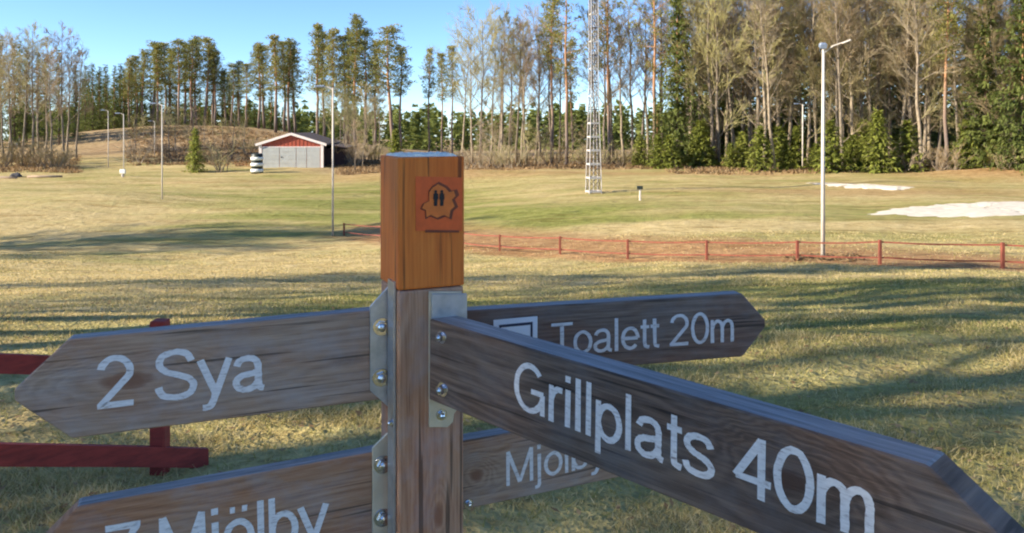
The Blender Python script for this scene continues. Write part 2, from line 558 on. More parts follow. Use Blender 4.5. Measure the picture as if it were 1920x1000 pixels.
shaft = prism("post_shaft", wd_post, -.5, ZM - .0015, PW - .002, .004)
head = prism("post_head", wd_top, ZM, ZT, PW, .003)
head["label"] = "orange stained head of the post"
shaft["label"] = "grey weathered shaft of the post"
# worn, slightly split end grain on top; sunlight is put into its white
mb = MB(); n = 14
for i in range(n + 1):
    for j in range(n + 1):
        x = (i / n - .5) * (PW - .006); y = (j / n - .5) * (PW - .006)
        e = min(i, j, n - i, n - j)
        z = ZT - .004 + (0 if e == 0 else .0065 + .0022 * math.sin(i * 1.7 + j * .6) + rng.uniform(0, .0018))
        mb.v.append((x, y, z))
for i in range(n):
    for j in range(n):
        a_ = i * (n + 1) + j
        mb.f.append((a_, a_ + n + 1, a_ + n + 2, a_ + 1))
put(mb.build("end_grain", cap_m), MP)["label"] = "rough top of the post, sunlight put into its pale colour"

# --- trail marker on the head (front face, local -Y)
def face_uv(px, py):
    """pixel -> (x, z) on the post's front face, in post coordinates"""
    Mi = MP.inverted()
    o_ = Mi @ Vector((0, 0, EYE)); d_ = Mi.to_3x3() @ Vector(((px - 960) / FPX, 1, -(py - HOR) / FPX))
    k = (-h - o_.y) / d_.y
    p_ = o_ + d_ * k
    return p_.x, p_.z


mark_red = simple("marker_red_print", (.74, .115, .016), .55, var=.12, scale=50)
mark_org = simple("marker_orange_print", (.74, .175, .022), .55, var=.15, scale=60)
mark_drk = simple("marker_dark_print", (.20, .045, .015), .6, var=.2, scale=60)
mark_blk = simple("marker_black_print", (.012, .010, .010), .6, var=.1)


def flat_poly(name, mat, pts, lift, parent, th=.0006):
    me_ = MB(); n_ = len(pts)
    me_.v += [(x, -h - lift, z) for x, z in pts] + [(x, -h - lift + th, z) for x, z in pts]
    me_.f.append(tuple(range(n_)))
    me_.f += [((i + 1) % n_, i, n_ + i, n_ + (i + 1) % n_) for i in range(n_)]
    o = me_.build(name, mat); o.parent = parent; return o


sq = [face_uv(*q) for q in ((779, 331), (866, 333), (866, 433), (779, 433))]
plate = flat_poly("trail_marker", mark_red, sq[::-1], .0012, head)
plate["label"] = "small square red-orange trail sticker with two black figures"
# ragged emblem outline, drawn as a ribbon
outl = [(822, 341), (838, 349), (846, 358), (856, 355), (860, 366), (852, 374), (858, 388), (849, 396), (846, 412), (835, 406), (820, 412), (806, 406), (797, 411), (796, 396), (787, 392), (792, 382), (803, 377), (803, 358), (810, 349)]
inn = [(822 + (x - 824) * .86, 379 + (y - 379) * .88) for x, y in outl]
flat_poly("emblem_outline", mark_drk, [face_uv(*q) for q in outl][::-1], .0024, head)
flat_poly("emblem_field", mark_org, [face_uv(*q) for q in inn][::-1], .0034, head)
for cx in (815.5, 827):
    fig = [(-1.8, -11), (-2.6, -14), (-1.6, -16.5), (1.6, -16.5), (2.6, -14), (1.8, -11), (4.2, -9.5), (4.8, 0), (3.4, 1), (2.8, 13), (-2.8, 13), (-3.4, 1), (-4.8, 0), (-4.2, -9.5)][::-1]
    flat_poly("hiker_figure", mark_blk, [face_uv(cx + a_, 373 + b_) for a_, b_ in fig], .0046, head)
mb = MB()
q = [face_uv(*k) for k in ((797, 431), (860, 432), (860, 436), (797, 436))]
flat_poly("marker_underline", mark_drk, q[::-1], .0024, head)


# --- routed monoline letters: centre lines in units of the capital height
def _cr(P, n=5):
    out = []
    for i in range(len(P) - 1):
        p0 = P[max(i - 1, 0)]; p1 = P[i]; p2 = P[i + 1]; p3 = P[min(i + 2, len(P) - 1)]
        for k in range(n):
            t_ = k / n
            out.append(tuple(.5 * (2 * b1 + (c1 - a1) * t_ + (2 * a1 - 5 * b1 + 4 * c1 - d1) * t_ ** 2 + (3 * b1 - a1 - 3 * c1 + d1) * t_ ** 3) for a1, b1, c1, d1 in zip(p0, p1, p2, p3)))
    return out + [P[-1]]


def _el(cx, cy, rx, ry, a0=0, a1=360, n=26):
    return [(cx + rx * math.cos(R(a0 + (a1 - a0) * i / n)), cy + ry * math.sin(R(a0 + (a1 - a0) * i / n))) for i in range(n + 1)]


_S = [(.60, .74), (.52, .89), (.34, .94), (.14, .87), (.09, .71), (.19, .57), (.36, .495), (.54, .41), (.62, .26), (.54, .11), (.34, .06), (.13, .12), (.06, .28)]
_arch = lambda x: _cr([(x, .44), (x + .05, .59), (x + .155, .67), (x + .26, .62), (x + .30, .48), (x + .30, .2), (x + .30, 0)])
DOT = lambda x: [(x, .86), (x, .99)]
GLYPHS = {
    '2': (.62, [_el(.30, .70, .225, .24, 172, -32, 18) + [(.06, .07), (.06, .06), (.56, .06)]]),
    'S': (.71, [_cr(_S)]),
    'y': (.54, [[(.03, .72), (.265, .05)], [(.50, .72), (.265, .05)] + _cr([(.265, .05), (.21, -.11), (.15, -.20), (.04, -.21)])]),
    'a': (.56, [_cr([(.08, .53), (.13, .63), (.25, .67), (.37, .64), (.43, .53), (.43, .32), (.43, .14), (.46, .07), (.52, .05)]),
                _cr([(.43, .40), (.35, .365), (.18, .335), (.08, .27), (.06, .17), (.12, .08), (.22, .05), (.34, .09), (.43, .20)])]),
    '7': (.58, [[(.04, .94), (.53, .94)] + _cr([(.53, .93), (.38, .67), (.26, .36), (.20, 0)])]),
    'M': (.84, [[(.08, 0), (.08, .97)], [(.08, .97), (.40, .05)], [(.40, .05), (.72, .97)], [(.72, .97), (.72, 0)]]),
    'j': (.23, [[(.10, .72), (.10, -.1)] + _cr([(.10, -.12), (.07, -.20), (-.02, -.215)]), DOT(.10)]),
    'o': (.55, [_el(.27, .36, .215, .305)]),
    'ö': (.55, [_el(.27, .36, .215, .305), [(.12, .90), (.21, .90)], [(.33, .90), (.42, .90)]]),
    'l': (.22, [[(.10, 0), (.10, 1)]]),
    'b': (.56, [[(.08, 0), (.08, 1)], _el(.285, .36, .205, .305)]),
    'p': (.56, [[(.08, -.26), (.08, .72)], _el(.285, .36, .205, .305)]),
    'T': (.61, [[(.02, .94), (.60, .94)], [(.31, .94), (.31, 0)]]),
    'e': (.54, [[(.055, .36), (.485, .36)], _el(.27, .36, .215, .305, 0, 318)]),
    't': (.29, [[(.14, .90), (.14, .2)] + _cr([(.14, .18), (.165, .08), (.27, .05)]), [(.02, .67), (.27, .67)]]),
    '0': (.57, [_el(.285, .5, .22, .445)]),
    'm': (.80, [[(.08, 0), (.08, .72)], _arch(.08), _arch(.38)]),
    'G': (.81, [_el(.385, .5, .315, .445, 42, 342), [(.42, .45), (.71, .45)], [(.69, .45), (.69, .03)]]),
    'r': (.34, [[(.08, 0), (.08, .72)], _cr([(.08, .40), (.12, .57), (.21, .66), (.33, .66)])]),
    'i': (.22, [[(.10, 0), (.10, .72)], DOT(.10)]),
    's': (.52, [_cr([(x * .76, .01 + y * .70) for x, y in _S])]),
    '4': (.59, [[(.43, 0), (.43, .96)], [(.43, .94), (.05, .27)], [(.05, .28), (.57, .28)]]),
    ' ': (.27, []),
}


def letter_strokes(s_, half):
    """ribbons (list of (left points, right points)) for a line of text"""
    out = []; x = 0
    for ch in s_:
        adv, st = GLYPHS[ch]
        for P in st:
            Q = [P[0]]
            for p_ in P[1:]:
                if math.hypot(p_[0] - Q[-1][0], p_[1] - Q[-1][1]) > 1e-3: Q.append(p_)
            closed = math.hypot(Q[0][0] - Q[-1][0], Q[0][1] - Q[-1][1]) < 1e-3
            n_ = len(Q); lf = []; rt = []
            for i, p_ in enumerate(Q):
                a1 = Q[i - 1] if i else (Q[-2] if closed else None)
                b1 = Q[i + 1] if i < n_ - 1 else (Q[1] if closed else None)
                d1 = None if a1 is None else Vector((p_[0] - a1[0], p_[1] - a1[1])).normalized()
                d2 = None if b1 is None else Vector((b1[0] - p_[0], b1[1] - p_[1])).normalized()
                if d1 is None: d1 = d2
                if d2 is None: d2 = d1
                tn = (d1 + d2)
                tn = tn.normalized() if tn.length > 1e-6 else d1
                mi = half / max(.45, tn.dot(d1))
                nv = Vector((-tn.y, tn.x)) * mi
                lf.append((x + p_[0] + nv.x, p_[1] + nv.y)); rt.append((x + p_[0] - nv.x, p_[1] - nv.y))
            out.append((lf, rt))
        x += adv
    return out


# --- arrow boards
def board(name, label, mat, A, B, H, tip, TH, text, tfont, thick=.0, root_ext=0.0):
    """A: (px, py_top, depth) at the post, B: (px, py_top, depth) at the shoulder; tip: arrow length"""
    a_ = pt(*A); b_ = pt(*B)
    u = (b_ - a_); L = u.length; u.normalize()
    left = b_.x < a_.x
    X = -u if left else u                       # board X runs to the right in the picture
    Zt = (Vector((0, 0, 1)) - X * X.z).normalized()
    Yb = Zt.cross(X)                            # away from the viewer
    M = Matrix((X, Yb, Zt)).transposed().to_4x4(); M.translation = a_
    M.translation = a_ - Zt * (H / 2)
    s = -1 if left else 1
    poly = [(-s * root_ext, -H / 2), (s * L, -H / 2), (s * (L + tip), -.055 * H), (s * (L + tip), .055 * H), (s * L, H / 2), (-s * root_ext, H / 2)]
    if left: poly = poly[::-1]
    o = bevelled(name, mat, None, poly, 0, TH, .0022, 1)
    o.data.materials.append(skylit_top)
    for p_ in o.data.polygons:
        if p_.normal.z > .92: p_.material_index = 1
    put(o, M); o["label"] = label
    Mi = M.inverted()

    def uv(px, py):
        o_ = Mi @ Vector((0, 0, EYE)); d_ = Mi.to_3x3() @ Vector(((px - 960) / FPX, 1, -(py - HOR) / FPX))
        p_ = o_ + d_ * (-o_.y / d_.y)
        return p_.x, p_.z
    s_, p0, p1, cap_px = text
    x0, z0 = uv(*p0); x1, z1 = uv(*p1)
    _, zc = uv(p0[0], p0[1] - cap_px)
    rib = letter_strokes(s_, thick)
    allx = [p_[0] for l_, r_ in rib for p_ in l_ + r_]
    w0, w1 = min(allx), max(allx)
    sx = (x1 - x0) / (w1 - w0); sz = zc - z0
    sh = (z1 - z0) / (x1 - x0)
    lm_ = MB()
    for i_, (l_, r_) in enumerate(rib):
        k0 = len(lm_.v); yy = -.0006 - .00012 * (i_ % 5)
        for p_ in l_ + r_:
            p_ = (p_[0] + rng.uniform(-.006, .006), p_[1] + rng.uniform(-.006, .006)); xx = (p_[0] - w0) * sx
            lm_.v.append((x0 + xx, yy, z0 + p_[1] * sz + xx * sh))
        m_ = len(l_)
        lm_.f += [(k0 + m_ + j_, k0 + m_ + j_ + 1, k0 + j_ + 1, k0 + j_) for j_ in range(m_ - 1)]
    me_ = lm_.mesh("lettering", paint2 if thick < .055 else paint)
    tx = link("lettering", me_); tx.parent = o
    tx["label"] = "painted white words %s" % s_
    return o, M, uv, L


bS, mS, uvS, _ = board("sign_board", "left-pointing weathered board reading 2 Sya", wd_left, (724, 580, 1.406), (128, 637, 1.268), .157, .078, .034,
                       ("2 Sya", (182, 768), (497, 731), 99), None, .060)
bM, mM, uvM, _ = board("sign_board", "lower left-pointing board reading 7 Mjölby", wd_left2, (724, 844, 1.412), (147, 950, 1.225), .157, .078, .034,
                       ("7 Mjölby", (200, 1090), (618, 1010), 104), None, .060)
bT, mT, uvT, _ = board("sign_board", "dark right-pointing board reading Toalett 20m", wd_right, (858, 584, 1.455), (1392, 551, 1.585), .124, .050, .034,
                       ("Toalett 20m", (1034, 669), (1376, 640), 63), None, .050)
bR, mR, uvR, _ = board("sign_board", "lower grey right-pointing board reading Mjölby", wd_right2, (858, 829, 1.452), (1250, 761, 1.63), .125, .055, .034,
                       ("Mjölby", (949, 912), (1140, 868), 66), None, .050)
bG, mG, uvG, _ = board("sign_board", "near right-pointing slate grey board reading Grillplats 40m", wd_grill, (846, 610, 1.312), (1738, 873, .797), .1365, .085, .050,
                       ("Grillplats 40m", (964, 764), (1640, 1019), 92), None, .056, root_ext=.056)

def reknot(o_, uv_, q_, rl, ra, **kw):
    x_, z_ = uv_(*q_); o_.data.materials[0] = wood_mat(knot=(x_, z_, rl, ra), **kw)


reknot(bG, uvG, (1480, 897), .15, .075, name="board_wood_slate_knot", dark=(.045, .036, .033), mid=(.118, .092, .082), light=(.225, .182, .162), tint=(1.0, .78, .66), seed=5.6, rings=75, knots=.7, ring_w=.17)
reknot(bS, uvS, (238, 716), .20, .060, name="board_wood_brown_knot", dark=(.185, .130, .102), mid=(.355, .262, .212), light=(.50, .395, .335), tint=(1.0, .78, .64), seed=1.3, knots=.5)
reknot(bR, uvR, (893, 893), .06, .050, name="board_wood_grey_knot", dark=(.135, .095, .076), mid=(.31, .225, .180), light=(.46, .36, .30), tint=(.98, .72, .55), seed=2.9, knots=.6)
x, z = face_uv(822, 968)
shaft.data.materials[0] = wood_mat("post_wood_knot", (.22, .125, .080), (.41, .245, .165), (.55, .38, .28), (1.0, .66, .48), 3.4, along='Z', knots=.5, rings=60, knot=(z, x - .6 * h, .10, .035))

# pictogram plate on the toilet board
def on_board(uv, o, name, mat, pxs, y0, y1):
    P = [uv(*q_) for q_ in pxs]
    me_ = MB(); n_ = len(P)
    me_.v += [(x, y0, z) for x, z in P] + [(x, y1, z) for x, z in P]
    me_.f += [tuple(range(n_))[::-1], tuple(range(n_, 2 * n_))] + [(i, (i + 1) % n_, n_ + (i + 1) % n_, n_ + i) for i in range(n_)]
    c_ = me_.build(name, mat); c_.parent = o; return c_


on_board(uvT, bT, "pictogram_plate", white_pl, ((925, 600), (1007, 593), (1007, 668), (925, 676)), -.0025, -.0002)["label"] = "white square pictogram plate"
on_board(uvT, bT, "pictogram_frame", navy_pl, ((935, 609), (998, 603), (998, 608), (935, 614)), -.0032, -.0026)
on_board(uvT, bT, "pictogram_frame", navy_pl, ((935, 614), (939, 613.6), (939, 664), (935, 664)), -.0032, -.0026)
on_board(uvT, bT, "pictogram_frame", navy_pl, ((994, 608.4), (998, 608), (998, 660), (994, 660)), -.0032, -.0026)


def bolt_mesh():
    bm = bmesh.new()
    bmesh.ops.create_cone(bm, cap_ends=True, segments=20, radius1=.0125, radius2=.0118, depth=.002)
    bmesh.ops.rotate(bm, verts=bm.verts, cent=(0, 0, 0), matrix=Matrix.Rotation(R(90), 3, 'X'))
    r_ = bmesh.ops.create_cone(bm, cap_ends=True, segments=6, radius1=.0085, radius2=.0078, depth=.008)
    bmesh.ops.rotate(bm, verts=r_['verts'], cent=(0, 0, 0), matrix=Matrix.Rotation(R(90), 3, 'X'))
    bmesh.ops.translate(bm, verts=r_['verts'], vec=(0, -.0048, 0))
    d_ = bmesh.ops.create_uvsphere(bm, u_segments=12, v_segments=6, radius=.0062)
    bmesh.ops.translate(bm, verts=d_['verts'], vec=(0, -.0072, 0))
    me_ = bpy.data.meshes.new("bolt"); bm.to_mesh(me_); bm.free(); me_.materials.append(bolt_m)
    return me_


BOLT = bolt_mesh()


def plate_on(uv, M, name, mat, pxs, y0, y1, bolts, label):
    P = [uv(*q_) for q_ in pxs]
    o = bevelled(name, mat, None, P, y0, y1, .0007, 1)
    put(o, M); o["label"] = label
    for q_ in bolts:
        x, z = uv(q_[0], q_[1])
        b_ = link("bolt", BOLT, o, (x, y0 - .0008, z)); b_.scale = (1.3, .75, 1.3)
        b_.rotation_euler = (0, rng.uniform(0, 1), 0)
        if len(q_) > 2: b_.scale = (q_[2],) * 3
    return o


plate_on(uvS, mS, "bracket", steel, ((734, 529), (747, 529), (747, 769), (736, 769), (693, 731), (693, 574)), -.0065, -.0012,
         ((715, 611), (714, 706)), "upper galvanised bracket plate at the left of the post")
plate_on(uvM, mM, "bracket", steel_y, ((697, 838), (737, 799), (746, 795), (746, 1130), (697, 1130)), -.0065, -.0012,
         ((716, 869), (716, 968), (716, 1070)), "lower yellowish bracket plate at the left of the post")
# flange that the left brackets are folded from, flat on the left face of the post
fl = MB(); fl.box((-h - .0045, -h + .014, ZM - .62), (-h - .0005, -h + .050, ZM + .012))
o = fl.build("bracket_flange", steel); put(o, MP)
sm = link("bolt", BOLT, o, (-h - .0045, -h + .022, EYE - (797 - HOR) / FPX * 1.35)); sm.rotation_euler = (0, 0, R(-90)); sm.scale = (.6,) * 3

# right bracket: flat plate on the front face, rounded lower corners
P = [face_uv(*q_) for q_ in ((803, 546), (864, 546), (866, 640), (866, 752), (850, 775), (848, 790), (838, 800), (803, 800))]
o = bevelled("bracket", steel_y, None, P, -h - .0045, -h - .0005, .0007, 1); put(o, MP)
o["label"] = "bracket plate on the front face of the post"
x, z = face_uv(826, 776)
b_ = link("bolt", BOLT, o, (x, -h - .0052, z)); b_.scale = (.8,) * 3
x, z = face_uv(828, 566)
P = [face_uv(*q_) for q_ in ((806, 549), (846, 549), (872, 549), (872, 604), (830, 604), (806, 597))]
o = bevelled("bracket_tab", steel, None, P, -h - .0105, -h - .0055, .001, 1); put(o, MP)
o["label"] = "galvanised tab above the near board"
for q_, s_ in (((829, 632), .9), ((831, 730), 1.0)):
    x, z = uvG(*q_)
    b_ = link("bolt", BOLT, bG, (x, -.0012, z)); b_.scale = (s_,) * 3
for q_ in ((878, 944), ):
    x, z = uvR(*q_); b_ = link("bolt", BOLT, bR, (x, -.0012, z)); b_.scale = (.7,) * 3

# ================================================================== FENCES
red = simple("red_paint", (.26, .030, .020), .75, var=.35, scale=9, stretch=(1, 1, 4), bmp=.3)
redsun = simple("faded_red_paint", (.22, .060, .034), .85, var=.3, scale=7, bmp=.3)
fen = empty("wooden_fence", on_ground(300, 3.95))
tag(fen, "dark red two-rail fence behind the left sign boards", "fence")


def world_part(mb_, name, mat, par, smooth=False):
    me_ = mb_.mesh(name, mat, smooth)
    o_ = link(name, me_, par)
    me_.transform(Matrix.Translation(-par.location))
    return o_


def rail(par, name, mat, a_, b_, w, hh, sag=0.0):
    m_ = MB(); n_ = 6
    a_ = Vector(a_); b_ = Vector(b_)
    d_ = (b_ - a_).normalized(); nn = d_.cross(Vector((0, 0, 1))).normalized()
    for i in range(n_ + 1):
        p_ = a_.lerp(b_, i / n_); j = rng.uniform(-.004, .004)
        p_.z += j - sag * math.sin(math.pi * i / n_)
        for sy, sz in ((-1, -1), (1, -1), (1, 1), (-1, 1)):
            q_ = p_ + nn * (sy * w / 2) + Vector((0, 0, sz * hh / 2))
            m_.v.append(tuple(q_))
    for i in range(n_):
        for k in range(4):
            k2 = (k + 1) % 4
            m_.f.append((i * 4 + k, i * 4 + k2, i * 4 + 4 + k2, i * 4 + 4 + k))
    m_.f += [(3, 2, 1, 0), tuple(n_ * 4 + k for k in range(4))]
    return world_part(m_, name, mat, par)


def fpost(par, p_, top_z, w, mat):
    m_ = MB()
    m_.box((p_.x - w / 2, p_.y - w / 2, float(terr(p_.x, p_.y)) - .25), (p_.x + w / 2, p_.y + w / 2, top_z))
    o_ = world_part(m_, "post", mat, par)
    o_.modifiers.new("b", 'BEVEL').width = .006
    return o_


pA = pt(300, 600, 3.95)
fpost(fen, pA, pA.z, .074, red)
pB = pt(-330, 600, 3.05)
fpost(fen, pB, pB.z, .074, red)
a_ = pt(-420, 856, 2.93); b_ = pt(385, 868, 4.02)
off = Vector((-.01, .055, 0))
rail(fen, "rail", red, a_ + off, b_ + off, .028, .098)
a_ = pt(-420, 677, 2.93); b_ = pt(330, 701, 3.98)
rail(fen, "rail", red, a_ + off, b_ + off, .028, .085)

ff = empty("wooden_fence", fence_pts[6])
tag(ff, "long low red rail fence across the sunny field", "fence")
tops = []
for (px_, py_), g in zip(fence_px, fence_pts):
    hpx = np.interp(px_, [645, 937, 1177, 1325, 1500, 1650, 1880, 2110], [24, 31, 37, 37, 38, 46, 49, 52])
    hh = hpx / FPX * g.y
    tops.append(g + Vector((0, 0, hh)))
    fpost(ff, g, g.z + hh, .075 + rng.uniform(-.01, .01), redsun)
for i in range(len(tops) - 1):
    for fr in (.90, .27):
        a_ = fence_pts[i].lerp(tops[i], fr) + Vector((0, .055, 0)); b_ = fence_pts[i + 1].lerp(tops[i + 1], fr) + Vector((0, .055, 0))
        d_ = (b_ - a_).normalized() * .02
        rail(ff, "rail", redsun, a_ + d_, b_ - d_, .025, .042, sag=.03)

# ================================================================== LAMP POSTS AND MARKERS
pole_m = simple("pale_pole", (.60, .54, .45), .6, var=.12, scale=3)
lamp_m = simple("grey_lamp_housing", (.22, .27, .35), .4, .2, var=.1)
glass_m = simple("lamp_glass", (.40, .48, .60), .12, 0, var=.05)


def lamp_post(px_, py_, top, label, r0=.075, facing=1, flood=False):
    g = ground_at(px_, py_); H = height_for(g, top)
    e = empty("lamp_post", g); tag(e, label, "lamp post", "lamp posts along the ski track")
    m_ = MB(); m_.tube([(0, 0, -.3), (0, 0, H * .5), (rng.uniform(-.02, .02), 0, H)], [r0, r0 * .8, r0 * .6], 10); m_.build("pole", pole_m, e, True)
    m_ = MB()
    if flood:
        m_.tube([(0, 0, H - .15), (.28 * facing, -.05, H + .08), (.55 * facing, -.1, H + .18)], [.025, .025, .02], 6); m_.build("arm", pole_m, e)
        m_ = MB(); M = Matrix.Translation((-.02, -.04, H + .10)) @ Matrix.Rotation(R(24), 4, 'X')
        m_.box((-.12, -.07, -.09), (.12, .07, .09), M); o_ = m_.build("lamp_housing", lamp_m, e); o_.modifiers.new("b", 'BEVEL').width = .05
        m_ = MB(); m_.box((-.10, -.082, -.07), (.10, -.071, .07), M); m_.build("lamp_glass", glass_m, o_)
        m_ = MB(); M = Matrix.Translation((.68 * facing, -.1, H + .21)) @ Matrix.Rotation(R(-22 * facing), 4, 'Y')
        m_.box((-.15, -.07, -.03), (.15, .07, .03), M); o_ = m_.build("lamp_head", pole_m, e); o_.modifiers.new("b", 'BEVEL').width = .03
    else:
        m_.tube([(0, 0, H - .1), (.25 * facing, 0, H + .05), (.5 * facing, 0, H + .08)], [.03, .03, .03], 6); m_.build("arm", pole_m, e)
        m_ = MB(); M = Matrix.Translation((.65 * facing, 0, H + .08))
        m_.box((-.25, -.11, -.06), (.25, .11, .05), M); o_ = m_.build("lamp_head", lamp_m, e); o_.modifiers.new("b", 'BEVEL').width = .03
    return e


lamp_post(1543, 483, 92, "tall pale lamp post with floodlight beside the red field fence", .066, 1, True)
lamp_post(624, 442, 165, "pale lamp post just left of the signpost's head", .055, -1)
lamp_post(304, 374, 196, "slim lamp post standing alone in the left field", .055, -1)
lamp_post(232, 330, 214, "far lamp post behind the small white marker", .06, -1)
lamp_post(203, 314, 208, "farthest lamp post, beside the track up the wooded rise", .06, -1)
lamp_post(290, 291, 228, "short far lamp post in front of the brown rise", .07, -1)
lamp_post(1505, 318, 196, "pale pole standing at the edge of the right wood", .09, -1)

dark_rub = simple("black_green_plastic", (.018, .026, .020), .5, var=.3)
band_w = simple("white_band", (.80, .82, .74), .6, var=.08)
g = ground_at(482, 325); k = g.y / FPX
e = empty("banded_drum", g); tag(e, "dark upright drum with three white bands left of the shed", "drum")
H = 37 * k; r_ = 10.5 * k
m_ = MB(); m_.tube([(0, 0, -.1), (0, 0, H * .94), (0, 0, H)], [r_, r_, r_ * .8], 20); m_.build("drum_body", dark_rub, e, True)
for f in (.14, .44, .74):
    m_ = MB(); z = f * H
    m_.tube([(0, 0, z - H * .085), (0, 0, z - H * .05), (0, 0, z + H * .05), (0, 0, z + H * .085)], [r_ * .98, r_ * 1.10, r_ * 1.10, r_ * .98], 20); m_.build("band", band_w, e, True)

g = ground_at(230, 332); k = g.y / FPX
e = empty("marker_post", g); tag(e, "small white marker post on the far left field", "marker post")
m_ = MB(); m_.tube([(0, 0, -.1), (0, 0, 9 * k)], [2.2 * k, 2.2 * k], 8); m_.build("stake", pole_m, e)
m_ = MB(); m_.box((-5 * k, -2 * k, 6 * k), (5 * k, 2 * k, 14 * k)); o_ = m_.build("marker_board", band_w, e); o_.modifiers.new("b", 'BEVEL').width = .03
g = ground_at(1200, 376); k = g.y / FPX
e = empty("marker_post", g); tag(e, "short pale stake with a dark top right of the mast", "marker post")
m_ = MB(); m_.tube([(0, 0, -.1), (.01, 0, 24 * k)], [2.0 * k, 1.8 * k], 7); m_.build("stake", pole_m, e)
m_ = MB(); m_.box((-5.5 * k, -3 * k, 21 * k), (5 * k, 3 * k, 27 * k)); m_.build("stake_cap", dark_rub, e)
g = ground_at(1481, 316); k = g.y / FPX
e = empty("marker_post", g); tag(e, "tiny pale stake before the green bushes of the right wood", "marker post")
m_ = MB(); m_.tube([(0, 0, -.1), (.05, 0, 22 * k)], [2.2 * k, 1.8 * k], 7); m_.build("stake", pole_m, e)

# ================================================================== LATTICE MAST
mast_w = simple("white_mast_paint", (.48, .45, .41), .6, var=.1)
mast_d = simple("dark_mast_steel", (.10, .085, .08), .7, .2, var=.2)
g = ground_at(1113, 362); k = g.y / FPX
e = empty("lattice_mast", g, R(12)); tag(e, "slender lattice mast with pale rungs rising out of the field", "mast")
HM = 16.7
wid = lambda z: (15.0 * k) * (1 - .42 * min(1, z / 7.5)) if z < 7.5 else 8.4 * k
lev = [i * .98 for i in range(int(HM / .98) + 1)]
for sx, sy in ((-1, -1), (1, -1), (1, 1), (-1, 1)):
    m_ = MB()
    m_.tube([(sx * wid(z) * .8, sy * wid(z) * .8, z - (.2 if z == 0 else 0)) for z in lev], [.032] * len(lev), 6); m_.build("leg", mast_w, e)
for i, z in enumerate(lev):
    w_ = wid(z) * .8; m_ = MB()
    hh = .13 if z < 5.2 else .07
    for (ax, ay), (bx, by) in (((-1, -1), (1, -1)), ((1, -1), (1, 1)), ((1, 1), (-1, 1)), ((-1, 1), (-1, -1))):
        m_.beam((ax * w_, ay * w_, z + .12), (bx * w_, by * w_, z + .12), .045, hh)
    m_.build("rung_frame", mast_w if z < 5.2 or i % 2 else mast_d, e)
    if i + 1 < len(lev):
        w2 = wid(lev[i + 1]) * .8; m_ = MB()
        for (ax, ay), (bx, by) in (((-1, -1), (1, -1)), ((1, 1), (-1, 1)), ((1, -1), (1, 1)), ((-1, 1), (-1, -1))):
            m_.beam((ax * w_, ay * w_, z + .15), (bx * w2, by * w2, lev[i + 1] + .1), .03, .03)
            m_.beam((bx * w_, by * w_, z + .15), (ax * w2, ay * w2, lev[i + 1] + .1), .03, .03)
        m_.build("brace", mast_d, e)
m_ = MB(); m_.tube([(0, 0, -.2), (0, 0, HM)], [.035, .035], 6); m_.build("ladder_rail", mast_w, e)

# ================================================================== SHED
wall_r = simple("falu_red_boards", (.40, .090, .050), .85, var=.25, scale=3, stretch=(5, 5, .4), bmp=.3)
trim_w = simple("white_trim", (.86, .76, .68), .6, var=.06)
door_g = simple("grey_garage_door", (.44, .45, .41), .55, var=.10, scale=1.5)
roof_d = simple("dark_roof_felt", (.085, .060, .055), .9, var=.25, scale=2)
dark_w = simple("stained_shaded_boards", (.040, .022, .022), .85, var=.3, scale=3, stretch=(5, 5, .4))  # dark stain, with the shade of the right side put into the colour
g = ground_at(546, 314); k = g.y / FPX
e = empty("garage_shed", Vector((g.x, g.y, g.z)), R(4)); tag(e, "low red shed with white trim and wide grey doors", "shed")
w = 57 * k; he = 43 * k; hp = 61 * k; dp = 13.5
m_ = MB(); m_.box((-w, .08, -.4), (w, .2, he)); m_.build("front_wall", wall_r, e)
m_ = MB(); m_.v += [(-w, .08, he + .01), (w, .08, he + .01), (0, .08, hp), (-w, .2, he + .01), (w, .2, he + .01), (0, .2, hp)]
m_.f += [(0, 1, 2), (5, 4, 3), (0, 3, 4, 1), (1, 4, 5, 2), (2, 5, 3, 0)]; m_.build("gable", wall_r, e)
for sx in (-1, 1):
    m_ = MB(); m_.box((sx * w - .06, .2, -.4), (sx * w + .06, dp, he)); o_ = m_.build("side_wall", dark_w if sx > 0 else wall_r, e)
m_ = MB(); m_.box((-w + .06, dp - .12, -.4), (w - .06, dp, he)); m_.build("back_wall", wall_r, e)
for sx in (-1, 1):
    m_ = MB(); ov = .55
    zs = lambda x: hp + .10 - (hp - he) * abs(x) / w
    x1 = sx * (w + ov)
    m_.v += [(0, -.15, zs(0)), (x1, -.15, zs(x1)), (x1, dp + .3, zs(x1)), (0, dp + .3, zs(0)), (0, -.15, zs(0) + .12), (x1, -.15, zs(x1) + .12), (x1, dp + .3, zs(x1) + .12), (0, dp + .3, zs(0) + .12)]
    m_.f += [(0, 1, 2, 3), (7, 6, 5, 4), (0, 4, 5, 1), (1, 5, 6, 2), (2, 6, 7, 3)]
    o_ = m_.build("roof", roof_d, e)
    m_ = MB(); m_.beam((sx * .002, -.18, zs(0) - .0), (x1, -.18, zs(x1) - .0), .05, .30); m_.build("barge_board", trim_w, e)
    m_ = MB(); m_.box((sx * w - .17, -.02, -.2), (sx * w + .17, .075, he - .02)); m_.build("corner_board", trim_w, e)
xe = [-w + .20, -w * .38, w * .16, w * .50, w - .22]
for i in range(4):
    m_ = MB(); m_.box((xe[i] + .03, .02, -.1), (xe[i + 1] - .03, .075, he * .86)); o_ = m_.build("garage_door", door_g, e)
    for q_ in range(1, 5):
        z = he * .86 * q_ / 5
        m2 = MB(); m2.box((xe[i] + .06, .004, z - .025), (xe[i + 1] - .06, .0195, z + .025)); m2.build("door_rail", door_g, o_)
m_ = MB(); m_.box((xe[1] + .15, -.03, he * .42), (xe[1] + .35, .0, he * .46)); m_.build("door_handle", dark_rub, e)

